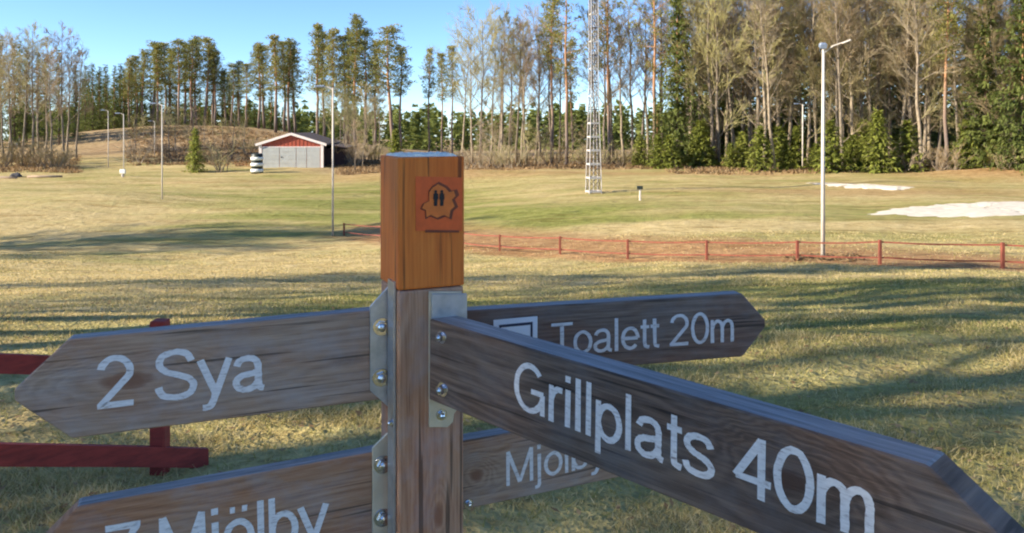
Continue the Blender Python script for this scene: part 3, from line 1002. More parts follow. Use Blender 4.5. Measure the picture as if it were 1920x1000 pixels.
m_ = MB(); m_.box((w + .065, 2.5, -.4), (w + 2.3, dp - 1.0, he * .80)); o_ = m_.build("lean_to", dark_w, e)
m_ = MB(); m_.v += [(w + .07, 2.2, he * .97), (w + 2.7, 2.2, he * .81), (w + 2.7, dp - .7, he * .81), (w + .07, dp - .7, he * .97)]
m_.v += [(x_, y_, z_ + .09) for x_, y_, z_ in m_.v[:4]]; m_.f += [(3, 2, 1, 0), (4, 5, 6, 7), (0, 1, 5, 4), (1, 2, 6, 5), (2, 3, 7, 6), (3, 0, 4, 7)]
m_.build("lean_to_roof", roof_d, e)
for i in range(-7, 8):
    x_ = i * w / 8; zt = he + (hp - he) * (1 - abs(x_) / w) - .12
    if zt > he * .87 + .1:
        m_ = MB(); m_.box((x_ - .03, .045, he * .87 + .02), (x_ + .03, .078, zt)); m_.build("batten", wall_r, e)
m_ = MB(); m_.box((-w + .2, .0, he * .865), (w - .2, .074, he * .865 + .10)); m_.build("door_lintel", trim_w, e)

# ================================================================== TREES
bark_b, t, b = nt("pale_bark")
v = coords(t, 'Object', (1, 1, .6))
f = noise(t, v, 5, 3, .7)
c = ramp(t, f, [(.32, (.11, .085, .062)), (.45, (.25, .205, .145)), (.7, (.37, .315, .225))])
oi = t.nodes.new("ShaderNodeObjectInfo")
c = mixc(t, 1.0, c, ramp(t, oi.outputs['Random'], [(0, (.62, .60, .60)), (1, (1.1, 1.06, 1.0))]), 'MULTIPLY')
t.links.new(c, b.inputs['Base Color']); b.inputs['Roughness'].default_value = .9
twig_m, t, b = nt("brown_twigs")
oi = t.nodes.new("ShaderNodeObjectInfo")
t.links.new(ramp(t, oi.outputs['Random'], [(0, (.25, .175, .105)), (.35, (.32, .25, .125)), (.7, (.31, .28, .105)), (1, (.35, .27, .18))]), b.inputs['Base Color'])
b.inputs['Roughness'].default_value = .9
pine_bark, t, b = nt("pine_bark")
v = coords(t)
sp = t.nodes.new("ShaderNodeSeparateXYZ"); t.links.new(v, sp.inputs[0])
f = noise(t, v, 4, 3, .7)
g_ = mathn(t, 'MULTIPLY_ADD', sp.outputs['Z'], .09, mathn(t, 'MULTIPLY', f, .3))
c = ramp(t, g_, [(.35, (.16, .125, .105)), (.8, (.27, .18, .12)), (1.1, (.38, .20, .095))])
t.links.new(c, b.inputs['Base Color']); b.inputs['Roughness'].default_value = .9


def leaf_mat(name, stops):
    m, t, b = nt(name)
    oi = t.nodes.new("ShaderNodeObjectInfo")
    a_ = attr(t, "tone")
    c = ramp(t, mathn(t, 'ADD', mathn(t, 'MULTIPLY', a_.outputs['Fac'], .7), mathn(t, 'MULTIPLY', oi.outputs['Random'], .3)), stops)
    t.links.new(c, b.inputs['Base Color']); b.inputs['Roughness'].default_value = .75
    b.inputs['Specular IOR Level'].default_value = .2
    tl = t.nodes.new("ShaderNodeBsdfTranslucent"); mx = t.nodes.new("ShaderNodeMixShader"); mx.inputs[0].default_value = .38
    t.links.new(c, tl.inputs[0]); t.links.new(b.outputs[0], mx.inputs[1]); t.links.new(tl.outputs[0], mx.inputs[2])
    t.links.new(mx.outputs[0], t.nodes["Material Output"].inputs[0])
    return m


pine_leaf = leaf_mat("pine_needles", [(0, (.11, .125, .036)), (.5, (.25, .245, .070)), (1, (.42, .35, .11))])
spruce_leaf = leaf_mat("spruce_needles", [(0, (.065, .092, .026)), (.5, (.165, .195, .050)), (1, (.31, .32, .085))])
bush_leaf = leaf_mat("young_conifer_needles", [(0, (.12, .150, .026)), (.5, (.25, .275, .052)), (1, (.40, .40, .10))])
dry_leaf = leaf_mat("dry_undergrowth", [(0, (.20, .125, .06)), (.5, (.36, .245, .125)), (1, (.52, .39, .21))])
gras_m = leaf_mat("grass_blades", [(0, (.17, .185, .040)), (.3, (.31, .295, .085)), (.6, (.54, .43, .18)), (1, (.76, .62, .34))])


class Leaves:
    """soup of small triangles with a tone per face"""
    def __init__(s): s.v = []; s.t = []

    def tri(s, a_, b_, c_, tone):
        s.v += [tuple(a_), tuple(b_), tuple(c_)]; s.t += [tone] * 3

    def mesh(s, name, mat):
        n_ = len(s.v)
        me_ = bpy.data.meshes.new(name)
        me_.vertices.add(n_); me_.vertices.foreach_set("co", np.array(s.v, np.float32).ravel())
        me_.loops.add(n_); me_.loops.foreach_set("vertex_index", np.arange(n_))
        me_.polygons.add(n_ // 3); me_.polygons.foreach_set("loop_start", np.arange(0, n_, 3))
        at_ = me_.attributes.new("tone", 'FLOAT', 'POINT'); at_.data.foreach_set("value", np.array(s.t, np.float32))
        me_.update(calc_edges=True); me_.materials.append(mat)
        return me_


def rv(r, k=1.0):
    while True:
        v_ = Vector((r.uniform(-1, 1), r.uniform(-1, 1), r.uniform(-1, 1)))
        if .05 < v_.length < 1: return v_ * k


def needle_clump(L, r, c_, rad, n_, tone, size):
    for _ in range(n_):
        d_ = rv(r); d_.z *= .75
        p_ = c_ + d_ * rad
        o_ = (d_.normalized() + Vector((0, 0, .5)) + rv(r, .5)).normalized()
        s_ = o_.cross(rv(r)).normalized()
        l_ = size * r.uniform(.7, 1.3); w_ = l_ * .24
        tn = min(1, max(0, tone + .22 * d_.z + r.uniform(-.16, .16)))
        L.tri(p_ - s_ * w_, p_ + s_ * w_, p_ + o_ * l_, tn)


def make_bare(seed, H=18.0, spread=1.0, lo=.32, nl=20, fork=False):
    r = random.Random(seed)
    tr = MB(); cr = MB()
    n_ = 9; P = []; x = y = 0
    lx, ly = r.uniform(-.05, .05), r.uniform(-.05, .05)
    for i in range(n_ + 1):
        f = i / n_
        P.append(Vector((x + lx * H * f, y + ly * H * f, f * H)))
        x += r.uniform(-.14, .14); y += r.uniform(-.14, .14)
    r0 = H * .0098
    rad = [r0 * (1.25 if i == 0 else 1) * (1 - .88 * (i / n_) ** 1.1) for i in range(n_ + 1)]
    P[0].z = -.3
    tr.tube(P, rad, 7)

    def at(f):
        k_ = min(n_ - 1, int(f * n_)); return P[k_].lerp(P[k_ + 1], f * n_ - k_)

    def branch(mb_, p0, d0, L_, rr, nseg, sides, up):
        pts = [p0]; d_ = d0.copy()
        for _ in range(nseg):
            d_ = (d_ + rv(r, .22) + Vector((0, 0, up))).normalized()
            pts.append(pts[-1] + d_ * (L_ / nseg))
        mb_.tube(pts, [rr * (1 - .75 * k_ / nseg) for k_ in range(nseg + 1)], sides, cap=False)
        return pts
    az = r.uniform(0, 6)
    for i in range(nl):
        f = lo + (1 - lo) * ((i + r.uniform(0, .8)) / nl) ** .85
        f = min(f, .985)
        az += 2.4 + r.uniform(-.4, .4)
        L_ = spread * H * (.07 + .20 * (1 - f) ** .7 * min(1, (f - lo + .15) / .25))
        el = R(r.uniform(28, 58))
        d_ = Vector((math.cos(az) * math.cos(el), math.sin(az) * math.cos(el), math.sin(el)))
        lp = branch(tr, at(f), d_, L_, .010 + r0 * .38 * (1 - f) ** .6, 4, 4, .10)
        for j in range(8):
            g0 = r.uniform(.25, 1); k_ = min(3, int(g0 * 4)); q_ = lp[k_].lerp(lp[k_ + 1], g0 * 4 - k_)
            bd = ((lp[k_ + 1] - lp[k_]).normalized() + rv(r, .9) + Vector((0, 0, .12))).normalized()
            bp = branch(cr, q_, bd, L_ * r.uniform(.30, .55), .019, 3, 3, .06)
            for m_ in range(6):
                h0 = r.uniform(.2, 1); kk = min(2, int(h0 * 3)); w_ = bp[kk].lerp(bp[kk + 1], h0 * 3 - kk)
                td = ((bp[kk + 1] - bp[kk]).normalized() + rv(r, .9)).normalized()
                tp = branch(cr, w_, td, L_ * r.uniform(.14, .30), .014, 2, 3, -.02)
                for _ in range(2):
                    td2 = (td + rv(r, .9)).normalized()
                    branch(cr, tp[1], td2, L_ * r.uniform(.08, .18), .011, 1, 3, 0)
    return tr.mesh("trunk", bark_b, True), cr.mesh("crown", twig_m), H


def make_pine(seed, H=20.0, crown=.42, dens=1.0, spread=1.0):
    r = random.Random(seed); tr = MB(); L = Leaves()
    n_ = 8; P = []; x = y = 0
    for i in range(n_ + 1):
        P.append(Vector((x, y, H * i / n_))); x += r.uniform(-.13, .13); y += r.uniform(-.13, .13)
    r0 = H * .0100; P[0].z = -.3
    tr.tube(P, [r0 * (1 - .82 * (i / n_) ** 1.2) for i in range(n_ + 1)], 7)

    def at(f):
        k_ = min(n_ - 1, int(f * n_)); return P[k_].lerp(P[k_ + 1], f * n_ - k_)
    nb = int(46 * dens); az = 0
    for i in range(nb):
        f = 1 - crown + crown * ((i + r.random()) / nb)
        g = (f - (1 - crown)) / crown
        az += 2.4 + r.uniform(-.5, .5)
        L_ = spread * H * .115 * ((1.05 - g) ** .75 * min(1, .35 + 2.2 * g) + .10) * r.uniform(.45, 1.25)
        el = R(r.uniform(-8, 25) + 35 * g)
        d_ = Vector((math.cos(az) * math.cos(el), math.sin(az) * math.cos(el), math.sin(el)))
        p0 = at(min(f, .99)); pts = [p0]
        for _ in range(3):
            d_ = (d_ + rv(r, .25) + Vector((0, 0, .10))).normalized(); pts.append(pts[-1] + d_ * L_ / 3)
        tr.tube(pts, [.045, .032, .022, .012], 4, cap=False)
        for q_ in range(4):
            s_ = r.uniform(.35, 1.0); k_ = min(2, int(s_ * 3)); c_ = pts[k_].lerp(pts[k_ + 1], s_ * 3 - k_) + rv(r, .45)
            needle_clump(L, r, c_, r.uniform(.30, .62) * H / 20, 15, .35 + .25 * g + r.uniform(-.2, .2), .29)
    # dead snags below the crown
    for i in range(7):
        f = r.uniform(.35, 1 - crown); a_ = r.uniform(0, 6.28); p0 = at(f)
        q_ = p0 + Vector((math.cos(a_), math.sin(a_), r.uniform(-.2, .2))) * r.uniform(.5, 1.3)
        tr.tube([p0, q_], [.03, .01], 3, cap=False)
    needle_clump(L, r, P[-1], .5, 50, .7, .35)
    return tr.mesh("trunk", pine_bark, True), L.mesh("crown", pine_leaf), H


def make_spruce(seed, H=18.0, wid=.17, lo=.05, leaf=None, dens=1.0, size=.42):
    r = random.Random(seed); tr = MB(); L = Leaves()
    tr.tube([(0, 0, -.3), (0, 0, H * .5), (0, 0, H)], [H * .011, H * .007, .01], 6)
    nw = int(30 * dens); az = 0
    for i in range(nw):
        f = lo + (1 - lo) * (i / nw) ** 1.05
        Lm = H * wid * (1 - f) ** .85 + .12
        for j in range(8):
            az += 2.4 + r.uniform(-.3, .3)
            L_ = Lm * r.uniform(.55, 1.15)
            d_ = Vector((math.cos(az), math.sin(az), r.uniform(-.35, .05) + .35 * f))
            z0 = f * H + r.uniform(-.02, .02) * H
            base_ = Vector((0, 0, z0))
            ns = max(3, int(3 + L_ * 3.0 * dens))
            tone0 = r.uniform(.15, .6)
            tr.tube([base_, base_ + d_ * L_ * .8], [.02, .006], 3, cap=False)
            for q_ in range(ns):
                s_ = (q_ + r.uniform(.2, .8)) / ns
                p_ = base_ + d_ * L_ * s_ + Vector((0, 0, .12 * L_ * s_ * s_)) + rv(r, .13 * L_ * .8)
                for _ in range(2):
                    o_ = (d_ * r.uniform(.3, 1) + rv(r, .7) + Vector((0, 0, -.25))).normalized()
                    sd = o_.cross(Vector((0, 0, 1)) + rv(r, .6)).normalized()
                    l_ = size * r.uniform(.6, 1.2)
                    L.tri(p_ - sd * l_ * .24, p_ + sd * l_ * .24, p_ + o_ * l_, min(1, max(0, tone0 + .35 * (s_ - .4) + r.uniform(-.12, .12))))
    return tr.mesh("trunk", pine_bark, True), L.mesh("crown", leaf or spruce_leaf), H


def make_shrub(seed, H=2.2, n_=14):
    r = random.Random(seed); st = MB(); cr = MB()
    for i in range(n_):
        a_ = r.uniform(0, 6.28); rad = r.uniform(0, .35)
        p0 = Vector((math.cos(a_) * rad, math.sin(a_) * rad, -.1))
        d_ = Vector((math.cos(a_) * r.uniform(.1, .6), math.sin(a_) * r.uniform(.1, .6), 1)).normalized()
        L_ = H * r.uniform(.55, 1.0); pts = [p0]
        for _ in range(4):
            d_ = (d_ + rv(r, .18)).normalized(); pts.append(pts[-1] + d_ * L_ / 4)
        st.tube(pts, [.022, .018, .014, .010, .006], 3, cap=False)
        for j in range(9):
            k_ = r.randint(1, 3); q_ = pts[k_].lerp(pts[k_ + 1], r.random())
            td = (d_ + rv(r, .9)).normalized()
            e_ = q_ + td * L_ * r.uniform(.15, .32)
            cr.tube([q_, e_], [.010, .005], 3, cap=False)
            for _ in range(2):
                cr.tube([q_.lerp(e_, .5), q_.lerp(e_, .5) + (td + rv(r, .8)).normalized() * L_ * .14], [.008, .004], 3, cap=False)
    return st.mesh("stem", bark_b), cr.mesh("twigs", twig_m), H


PROTO = {
    "bare": [make_bare(s_, 18, sp_, lo_, nl_) for s_, sp_, lo_, nl_ in ((1, 1.0, .30, 22), (2, .8, .45, 18), (3, 1.15, .25, 22), (4, .75, .38, 20), (5, .9, .33, 20))],
    "thicket": [make_bare(s_, 18, 1.0, .10, 26) for s_ in (15, 16, 17)],
    "broad": [make_bare(s_, 18, 1.75, .30, 26) for s_ in (11, 12)],
    "pine": [make_pine(s_, 20, c_, d_, sp_) for s_, c_, d_, sp_ in ((21, .58, 1.15, 1.0), (22, .46, .9, 1.1), (23, .66, 1.25, .95), (24, .52, 1.0, 1.15))],
    "sparse": [make_pine(s_, 22, .55, .55, 1.5) for s_ in (31, 32)],
    "spruce": [make_spruce(s_, 18, w_, lo_, None, 1.0) for s_, w_, lo_ in ((41, .15, .06), (42, .18, .10), (43, .13, .04))],
    "bigspruce": [make_spruce(s_, 22, .20, .03, None, 1.5, .55) for s_ in (47, 48)],
    "young": [make_spruce(s_, 5, .34, .02, bush_leaf, .9, .40) for s_ in (51, 52, 53)],
    "shrub": [make_shrub(s_) for s_ in (61, 62, 63)],
}
NAMES = {"thicket": "bare_tree", "bare": "birch_tree", "broad": "bare_tree", "pine": "pine_tree", "sparse": "pine_tree", "spruce": "spruce_tree", "bigspruce": "spruce_tree", "young": "young_spruce", "shrub": "shrub"}
CATS = {"thicket": "tree", "bare": "tree", "broad": "tree", "pine": "tree", "sparse": "tree", "spruce": "tree", "bigspruce": "tree", "young": "bush", "shrub": "bush"}
cyc = {k_: 0 for k_ in PROTO}


def plant(kind, px_, depth, top=None, H=None, label=None, group=None, wide=1.0, lean=0.0, var=None, xy=None):
    g = on_ground(px_, depth) if xy is None else Vector((xy[0], xy[1], float(terr(*xy))))
    if H is None: H = height_for(g, top)
    i = cyc[kind] if var is None else var; cyc[kind] += 1
    a_, c_, h0 = PROTO[kind][i % len(PROTO[kind])]
    e_ = empty(NAMES[kind], g, rng.uniform(0, 6.28))
    if lean: e_.rotation_euler = (0, R(lean), 0)
    s_ = H / h0; w_ = wide * (s_ ** .8)
    e_.scale = (w_, w_, s_)
    link(a_.name.split(".")[0], a_, e_); link(c_.name.split(".")[0], c_, e_)
    tag(e_, label, CATS[kind], group)
    return e_


ORD = 'first second third fourth fifth sixth seventh eighth ninth tenth eleventh twelfth thirteenth fourteenth fifteenth sixteenth'.split()


def batch(kind, items, label, group, jit=3, **kw):
    its = sorted((px_ + rng.uniform(-jit, jit), d_, tp_) for px_, d_, tp_ in items)
    for i_, (px_, d_, tp_) in enumerate(its):
        lb = label
        if len(its) <= 16:
            lb += ", " + ("leftmost" if i_ == 0 else "rightmost" if i_ == len(its) - 1 else ORD[i_] + " from the left")
        plant(kind, px_, d_ + rng.uniform(-1.5, 1.5), tp_, label=lb, group=group, **kw)


# --- left edge wood
plant("bare", 62, 100, 58, label="pale forked birch, tallest at the left edge of the picture", var=0)
plant("bare", 120, 102, 64, label="tall birch at the right end of the left-edge wood", var=2)
batch("bare", [(6, 101, 92), (24, 105, 80), (40, 98, 96), (84, 106, 84), (98, 100, 105), (140, 108, 96), (14, 112, 70), (74, 112, 78), (128, 112, 90), (-14, 100, 70)],
      "bare brown tree in the mixed wood at the left edge", "bare trees of the left-edge wood")
batch("spruce", [(2, 128, 66), (26, 125, 78), (52, 130, 88), (88, 128, 100), (112, 126, 92), (140, 130, 120), (72, 132, 96), (38, 134, 75), (-20, 124, 60)],
      "dark spruce behind the bare trees at the left edge", "dark spruces behind the left-edge trees")
# --- dark spruces at the top of the track
batch("spruce", [(158, 150, 132), (174, 146, 118), (186, 154, 124), (202, 150, 138), (216, 147, 122), (232, 152, 128), (246, 158, 122), (168, 162, 128), (196, 164, 120), (226, 164, 118)],
      "dark spruce at the top of the sandy track", "dark spruces at the top of the track", wide=1.25)
# --- pines on the rise
batch("pine", [(244, 152, 112), (258, 156, 108), (272, 150, 96), (284, 155, 82), (296, 150, 88), (308, 158, 84), (320, 152, 94), (334, 149, 78), (346, 156, 84), (358, 151, 78), (370, 154, 72), (384, 150, 74), (396, 156, 86), (404, 150, 100)],
      "tall pine in the dense stand on the brown rise", "pines of the dense stand on the rise", wide=1.55)
for lo_, hi_, add_, lb in ((140, 290, 0, "dark spruce in the shade left of the pine stand"), (290, 450, 0, "dark spruce in the shade behind the pine stand"), (450, 560, 30, "dark spruce in the gaps between the tall pines behind the shed")):
    batch("spruce", [(x_, rng.uniform(172, 190), rng.uniform(132, 172) + add_) for x_ in range(lo_, hi_, 14)], lb, lb.replace("spruce", "spruces"), wide=1.5)
batch("pine", [(420, 152, 132), (432, 148, 122), (446, 150, 118), (460, 146, 122)], "pine in the lower gap left of the paired tall pines", "lower pines of the gap", wide=1.5)
batch("pine", [(482, 146, 84), (494, 148, 90), (518, 142, 70), (531, 146, 82), (546, 144, 76), (557, 148, 96)],
      "tall pine rising behind the shed", "tall pines behind the shed", wide=1.65)
plant("pine", 594, 132, 50, label="tall reddish pine, leftmost of the group right of the shed", wide=1.4)
plant("pine", 668, 128, 33, label="tallest pine of the group left of the signpost", wide=1.4, var=2)
plant("pine", 737, 126, 54, label="dark round-crowned pine above the signpost's head", wide=1.7, var=3)
batch("pine", [(610, 136, 66), (626, 130, 60), (644, 134, 72), (655, 138, 58), (690, 130, 60), (702, 134, 80), (752, 134, 92)],
      "slim tall pine in the group between shed and signpost", "slim pines between shed and signpost", wide=1.35)
batch("pine", [(806, 138, 95), (828, 142, 104), (848, 140, 90)], "small-crowned pine standing in the open gap over the signpost", "three pines in the gap", wide=1.0, var=1)
# --- thin young trees and scrub on the rise
batch("bare", [(x_ + rng.uniform(-6, 6), rng.uniform(108, 132), rng.uniform(196, 238)) for x_ in range(256, 476, 16)],
      "thin young bare tree on the slope of the brown rise", "young bare trees on the rise", wide=1.3)
batch("bare", [(x_ + rng.uniform(-5, 5), rng.uniform(104, 120), rng.uniform(150, 230)) for x_ in range(612, 720, 12)],
      "thin bare tree beside the shed's dark right side", "thin trees right of the shed", wide=1.0)
# --- birches in the middle
plant("broad", 902, 98, 40, label="wide-crowned bare tree just right of the signpost's head", var=0)
plant("bare", 940, 96, 34, label="tallest bare birch of the middle row", var=1)
plant("broad", 1012, 102, 46, label="wide bare tree left of the lattice mast", var=1)
batch("bare", [(868, 100, 84), (884, 104, 66), (920, 100, 62), (930, 108, 52), (952, 98, 48), (966, 102, 44), (976, 96, 58), (990, 100, 46), (1000, 106, 60), (1030, 100, 50), (1046, 104, 70)],
      "slim bare birch in the middle row by the field", "slim birches of the middle row", jit=4)
batch("bare", [(x_, rng.uniform(94, 100), rng.uniform(215, 245)) for x_ in (664, 680, 906, 916, 926, 938, 955, 962, 985, 1008, 1024, 1052, 1075, 1090)],
      "low bare sapling at the field's far edge", "low saplings at the far edge", wide=.9)
# --- tall sparse pines round the mast
plant("sparse", 1062, 92, -38, label="tall sparse pine just left of the lattice mast", var=0)
plant("sparse", 1142, 94, -70, label="tall sparse pine right behind the lattice mast", var=1, wide=.9)
plant("sparse", 1228, 92, -60, label="dark ragged pine left of the dense right wood", var=0)
plant("pine", 1036, 96, -22, label="pine with its crown cut by the top edge, left of the mast", var=1)
plant("pine", 1074, 108, 80, label="low-crowned pine whose branches show left of the mast", var=3, wide=.9)
batch("bare", [(1120, 98, 20), (1134, 96, 6), (1152, 100, -8), (1168, 96, 40), (1186, 100, 10), (1200, 95, 30), (1214, 98, -4), (1246, 94, 0), (1240, 100, 40)],
      "tall thin bare tree between mast and right wood", "thin trees between mast and wood", jit=4)
# --- the dense right-hand wood
plant("bigspruce", 1270, 90, -60, label="tall dark spruce at the left end of the right wood", wide=.75, var=0)
plant("bare", 1452, 82, -40, label="pale leaning trunk left of the floodlight post", lean=-4, var=3)
plant("bare", 1582, 82, -60, label="pale trunk leaning left, right of the floodlight post", lean=-5, var=1)
plant("bare", 1728, 78, -60, label="pale curved birch trunk in front of the right wood", lean=-3, var=4, wide=1.1)
plant("pine", 1772, 79, -70, label="dark pine trunk beside the sky gap in the right wood", var=1)
plant("bigspruce", 1848, 78, -60, label="large green spruce left of the picture's right edge", wide=.85, var=1)
plant("bigspruce", 1918, 74, -90, label="large spruce cut by the right edge of the picture", wide=.8, var=0)
for lo_, hi_, lb in ((1280, 1445, "bare trunk in the right wood between tall spruce and leaning trunk"), (1446, 1542, "bare trunk between the leaning trunk and the floodlight post"),
                     (1543, 1660, "bare trunk between floodlight post and largest green bush"), (1661, 1770, "bare trunk between largest green bush and sky gap"), (1790, 1980, "bare trunk by the large spruces at the right edge")):
    x_ = lo_ + 8; its = []
    while x_ < hi_:
        its.append((x_, rng.uniform(90, 97) - (x_ - 1280) / 640 * 12, rng.uniform(-80, -10))); x_ += rng.uniform(11, 17)
    batch("bare", its[0:16:2], lb, "tall-stemmed bare trees: " + lb.split(" ", 2)[2], jit=2, wide=1.1)
    batch("thicket", its[1:16:2], lb.replace("bare trunk", "twiggy tree"), "twiggy bare trees: " + lb.split(" ", 2)[2], jit=2, wide=1.15)
batch("broad", [(1340, 98, -10), (1410, 100, -40), (1480, 98, -20), (1560, 96, -50), (1625, 96, -30), (1690, 94, -60), (1740, 94, -40), (1300, 104, -10), (1375, 106, -30), (1445, 104, -10), (1520, 102, -30), (1595, 102, -10), (1660, 100, -30), (1715, 100, -20)],
      "wide bare crown filling the back of the right wood", "wide bare crowns of the right wood")
batch("spruce", [(1284, 104, 10), (1318, 108, 40), (1356, 110, 20), (1396, 106, 60), (1440, 110, 30), (1486, 108, 70), (1530, 106, 50), (1574, 104, 30), (1610, 106, 60), (1655, 102, 20), (1700, 102, 50), (1740, 100, 10), (1820, 98, -20), (1870, 96, -40), (1910, 98, -20), (1950, 94, -60)],
      "dim spruce deep inside the right wood", "spruces deep inside the right wood")
plant("spruce", 1232, 90, 196, label="dark young spruce at the left end of the green undergrowth", wide=1.5, var=1)
plant("young", 366, 92, 240, label="small bright spruce left of the shed", wide=.8)
plant("young", 740, 96, 243, label="small round spruce peeping over the signpost's top", wide=.9)
plant("young", 1646, 78, 205, label="largest green bush, right of the floodlight post", wide=1.0)
for lo_, hi_, lb in ((1200, 1450, "green conifer bush left of the leaning trunk"), (1460, 1600, "green conifer bush near the floodlight post's foot"), (1600, 1720, "green conifer bush round the largest bush"), (1790, 1925, "green conifer bush under the large right spruces")):
    x_ = lo_; its = []
    while x_ < hi_:
        its.append((x_, rng.uniform(84, 92) - (x_ - 1200) / 720 * 9, rng.choice((224, 236, 246, 252, 258, 268, 276)))); x_ += rng.uniform(12, 34)
    batch("young", its, lb, lb.replace("bush", "bushes", 1), jit=3, wide=1.15)
plant("shrub", 412, 92, 258, label="leafless shrub between the bright spruce and the shed", wide=1.6)
batch("shrub", [(4, 96, 262), (40, 98, 258), (78, 98, 254), (100, 96, 260), (120, 98, 264), (66, 94, 272)],
      "bare shrub at the foot of the left-edge wood", "shrubs at the left-edge wood", wide=1.7)
batch("shrub", [(x_, rng.uniform(104, 122), rng.uniform(250, 262)) for x_ in range(262, 480, 34)] + [(x_, rng.uniform(100, 112), rng.uniform(246, 262)) for x_ in range(630, 720, 18)],
      "brown leafless shrub on the rise behind the shed", "shrubs on the rise", wide=1.6)
batch("shrub", [(x_, rng.uniform(88, 96), rng.uniform(258, 276)) for x_ in range(880, 1200, 26)],
      "brown scrub along the far edge left of the wood", "scrub along the far edge", wide=1.6)
batch("shrub", [(x_, rng.uniform(74, 84), rng.uniform(262, 284)) for x_ in range(1700, 1930, 30)],
      "brown scrub at the foot of the wood's right end", "scrub at the right end", wide=1.4)

# --- far forest across the valley: reads as one mass
def far_mass(seed, n_, y0, y1, a0, a1, h0, h1, k_tri, size, tmax):
    r = random.Random(seed); FL = Leaves()
    for i in range(n_):
        y_ = r.uniform(y0, y1); x_ = r.uniform(a0, a1) * y_
        g0 = float(terr(x_, y_)); H = r.uniform(h0, h1); wd = H * r.uniform(.10, .16)
        tone = r.uniform(.05, tmax)
        for k_ in range(k_tri):
            f = r.random() ** .9; a_ = r.uniform(0, 6.28); q_ = wd * (1.05 - f) + .15
            p_ = Vector((x_ + math.cos(a_) * q_, y_ + math.sin(a_) * q_, g0 + f * H))
            s_ = Vector((-math.sin(a_), math.cos(a_), 0)) * r.uniform(.5, 1.0) * size
            o_ = Vector((math.cos(a_) * .5, math.sin(a_) * .5, r.uniform(-.9, .9))) * size
            FL.tri(p_ - s_, p_ + s_, p_ + o_, min(1, tone * .6 + r.uniform(0, .35)))
    return FL


tag(link("far_forest", far_mass(99, 900, 195, 270, -.62, .72, 9, 12.5, 60, 1.15, .5).mesh("far_forest", spruce_leaf)), "far green forest across the clearing, seen between the trunks", "forest", kind="stuff")
tag(link("wood_interior", far_mass(98, 170, 106, 132, .225, .72, 13, 22, 110, .85, .9).mesh("wood_interior", spruce_leaf)), "dim green depth of the right wood behind its front trunks", "forest", kind="stuff")

# --- dry undergrowth: bracken and heather on the rise and along the wood
UG = Leaves(); r = random.Random(5)
def under(px0, px1, d0, d1, n_, hmax):
    for i in range(n_):
        d_ = r.uniform(d0, d1); x_ = (r.uniform(px0, px1) - 960) / FPX * d_
        z_ = float(terr(x_, d_)); hh = hmax * r.uniform(.3, 1); tone = r.random()
        for k_ in range(5):
            a_ = r.uniform(0, 6.28); p_ = Vector((x_ + r.uniform(-.35, .35), d_ + r.uniform(-.35, .35), z_ - .03))
            s_ = Vector((math.cos(a_), math.sin(a_), 0)) * r.uniform(.06, .16)
            UG.tri(p_ - s_, p_ + s_, p_ + Vector((r.uniform(-.25, .25), r.uniform(-.25, .25), hh)), min(1, max(0, tone + r.uniform(-.2, .2))))
under(240, 640, 100, 140, 2600, .42)
under(-20, 150, 90, 112, 700, .45)
under(630, 1250, 86, 112, 3000, .38)
under(1250, 1960, 78, 98, 1800, .40)
under(1500, 1605, 24.0, 25.6, 150, .13)
tag(link("dry_undergrowth", UG.mesh("dry_undergrowth", dry_leaf)), "dry brown undergrowth along the wood's edge and on the rise", "undergrowth", kind="stuff")

# --- boulder and cut logs at the far left
rock_m = simple("dark_rock", (.07, .068, .07), .9, var=.35, scale=2, bmp=.6)
log_m = simple("log_bark", (.34, .25, .17), .9, var=.3, scale=3)
bm = bmesh.new(); bmesh.ops.create_icosphere(bm, subdivisions=3, radius=1)
for v_ in bm.verts:
    k_ = 1 + .22 * math.sin(v_.co.x * 3.1 + 1) * math.cos(v_.co.y * 2.7) + .12 * math.sin(v_.co.z * 5 + v_.co.x * 4)
    v_.co = Vector((v_.co.x * 1.25, v_.co.y * .9, v_.co.z * .62)) * k_ * .5
me_ = bpy.data.meshes.new("boulder"); bm.to_mesh(me_); bm.free(); me_.materials.append(rock_m)
o_ = link("boulder", me_, None, on_ground(30, 86) + Vector((0, 0, .12))); tag(o_, "dark boulder at the foot of the left-edge wood", "boulder")
for i, (px_, d_, rz, L_, lb) in enumerate(((84, 85, .15, 3.4, "cut log lying right of the dark boulder"), (8, 84, -.1, 2.8, "cut log lying left of the dark boulder"))):
    p_ = on_ground(px_, d_); m_ = MB()
    m_.tube([(-L_ / 2, 0, .10), (0, .03, .11), (L_ / 2, 0, .10)], [.14, .13, .12], 10)
    o_ = m_.build("log", log_m, None, True, p_); o_.rotation_euler = (0, 0, rz); tag(o_, lb, "log")

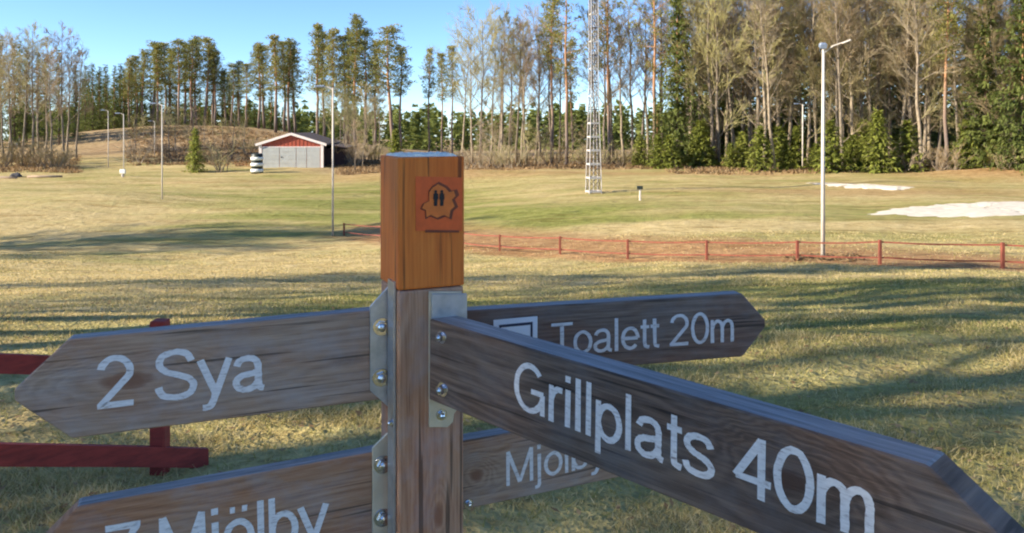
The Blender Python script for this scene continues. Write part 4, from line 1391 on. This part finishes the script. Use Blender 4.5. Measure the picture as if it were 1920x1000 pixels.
# --- the wood behind the photographer's left shoulder, which shades the signpost
r = random.Random(17)
sd = Vector((sun_dir.x, sun_dir.y)).normalized(); nd = Vector((sd.y, -sd.x))
if nd.y < 0: nd = -nd
SHADE = [("bigspruce", -3.2, 26, 18, .6), ("bigspruce", -1.9, 25, 17, .6), ("bigspruce", -.8, 27, 19, .6), ("bigspruce", .2, 24, 19, .55), ("bigspruce", 1.0, 26, 20, .5), ("bigspruce", 1.75, 25, 20, .48), ("spruce", 2.3, 22, 16, .45),
 ("spruce", 3.5, 22, 19, .6), ("spruce", 4.25, 25, 20, .42), ("spruce", 6.15, 24, 20, .45), ("spruce", 5.2, 24, 19, .58), ("spruce", 6.9, 23, 18, .45), 
 ("bare", 4.4, 13, 22, 1.3), ("bare", 6.0, 12, 22, 1.3), ("bare", 7.7, 14, 22, 1.3), ("bare", 8.6, 13, 22, 1.3), ("bare", 9.4, 15, 22, 1.2),
 ("bare", 10.4, 22, 19, 1.2), ("bare", 11.5, 24, 19, 1.2), ("pine", 16.4, 24, 19, 1.2), ("bare", 17.4, 25, 18, 1.5), ("bare", 36.5, 36, 18, 1.3), ("bare", 41.4, 35, 21, 1.8), ("pine", 42.6, 37, 22, 1.4), ("bare", 44.2, 34, 21, 1.6)]
SN = {"bigspruce": "dark spruce", "spruce": "slim spruce", "pine": "tall pine", "bare": "bare birch"}
for i, (kd, off_, dist, H, wd_) in enumerate(SHADE):
    q_ = nd * off_ + sd * dist
    e_ = plant(kd, 0, 0, H=H, xy=(q_.x, q_.y), var=i, label="%s of the wood left of the viewpoint, outside the picture" % SN[kd],
          group="%s trees left of the viewpoint" % SN[kd], wide=wd_)
    e_.rotation_euler = (0, 0, i * 1.3)

# --- grass: short dry tufts on the turf near the signpost
N = 520000
u_ = nrng.random(N)
gy = 1.2 * np.exp(u_ ** .8 * math.log(34 / 1.2))
gx = (nrng.random(N) * 2 - 1) * (.70 * gy + 1.6)
clump = np.sin(gx * 2.1 + 1.3 * np.sin(gy * 1.7)) * np.sin(gy * 2.4 + np.sin(gx * 1.1)) + .6 * np.sin(gx * 5.3 + gy * 3.1) * np.sin(gy * 4.7 - gx * 2.0)
keep = nrng.random(N) < np.clip(.55 + .4 * clump, .12, 1) * (1 - .85 * np.clip(zones(gx, gy)[0], 0, 1))
gx, gy, clump = gx[keep], gy[keep], clump[keep]
N = len(gx)
gz = terr(gx, gy)
br, gr, _, ro = zones(gx, gy)
hh = (.014 + .026 * nrng.random(N) ** 2 + .024 * np.clip(clump - .25, 0, 1)) * (1 + .012 * gy)
ww = (.0020 + .00050 * gy) * (.7 + .6 * nrng.random(N))
an = nrng.random(N) * 2 * math.pi
la = nrng.normal(0, .9, (N, 2)) * hh[:, None]
V = np.empty((N, 3, 3), np.float32)
V[:, 0] = np.stack([gx - np.cos(an) * ww, gy - np.sin(an) * ww, gz - .006], -1)
V[:, 1] = np.stack([gx + np.cos(an) * ww, gy + np.sin(an) * ww, gz - .006], -1)
V[:, 2] = np.stack([gx + la[:, 0], gy + la[:, 1], gz + hh], -1)
tone = np.clip(.50 - .38 * gr + .24 * ro + .24 * clump + nrng.normal(0, .27, N), 0, 1)
me_ = bpy.data.meshes.new("grass")
me_.vertices.add(N * 3); me_.vertices.foreach_set("co", V.ravel())
me_.loops.add(N * 3); me_.loops.foreach_set("vertex_index", np.arange(N * 3))
me_.polygons.add(N); me_.polygons.foreach_set("loop_start", np.arange(0, N * 3, 3))
at_ = me_.attributes.new("tone", 'FLOAT', 'POINT'); at_.data.foreach_set("value", np.repeat(tone, 3).astype(np.float32))
me_.update(calc_edges=True); me_.materials.append(gras_m)
tag(link("grass", me_), "short dry grass on the slope round the signpost", "grass", kind="stuff")

# --- fallen leaves and bits of straw caught in the grass
r = random.Random(41); LF = Leaves()
for i in range(4200):
    y_ = 1.4 * math.exp(r.random() ** .9 * math.log(22 / 1.4)); x_ = r.uniform(-1, 1) * (.7 * y_ + 1)
    c_ = Vector((x_, y_, float(terr(x_, y_)) + r.uniform(.012, .04)))
    a_ = rv(r); a_.z *= .35; a_ = a_.normalized() * r.uniform(.012, .026) * (1 + .03 * y_)
    b_ = Vector((-a_.y, a_.x, r.uniform(-.01, .01))) * r.uniform(.35, .7); tn = r.random()
    LF.tri(c_ - a_, c_ + b_, c_ + a_, tn); LF.tri(c_ + a_, c_ - b_, c_ - a_, tn)
tag(link("fallen_leaves", LF.mesh("fallen_leaves", dry_leaf)), "dry fallen leaves scattered through the near grass", "leaves", kind="stuff")
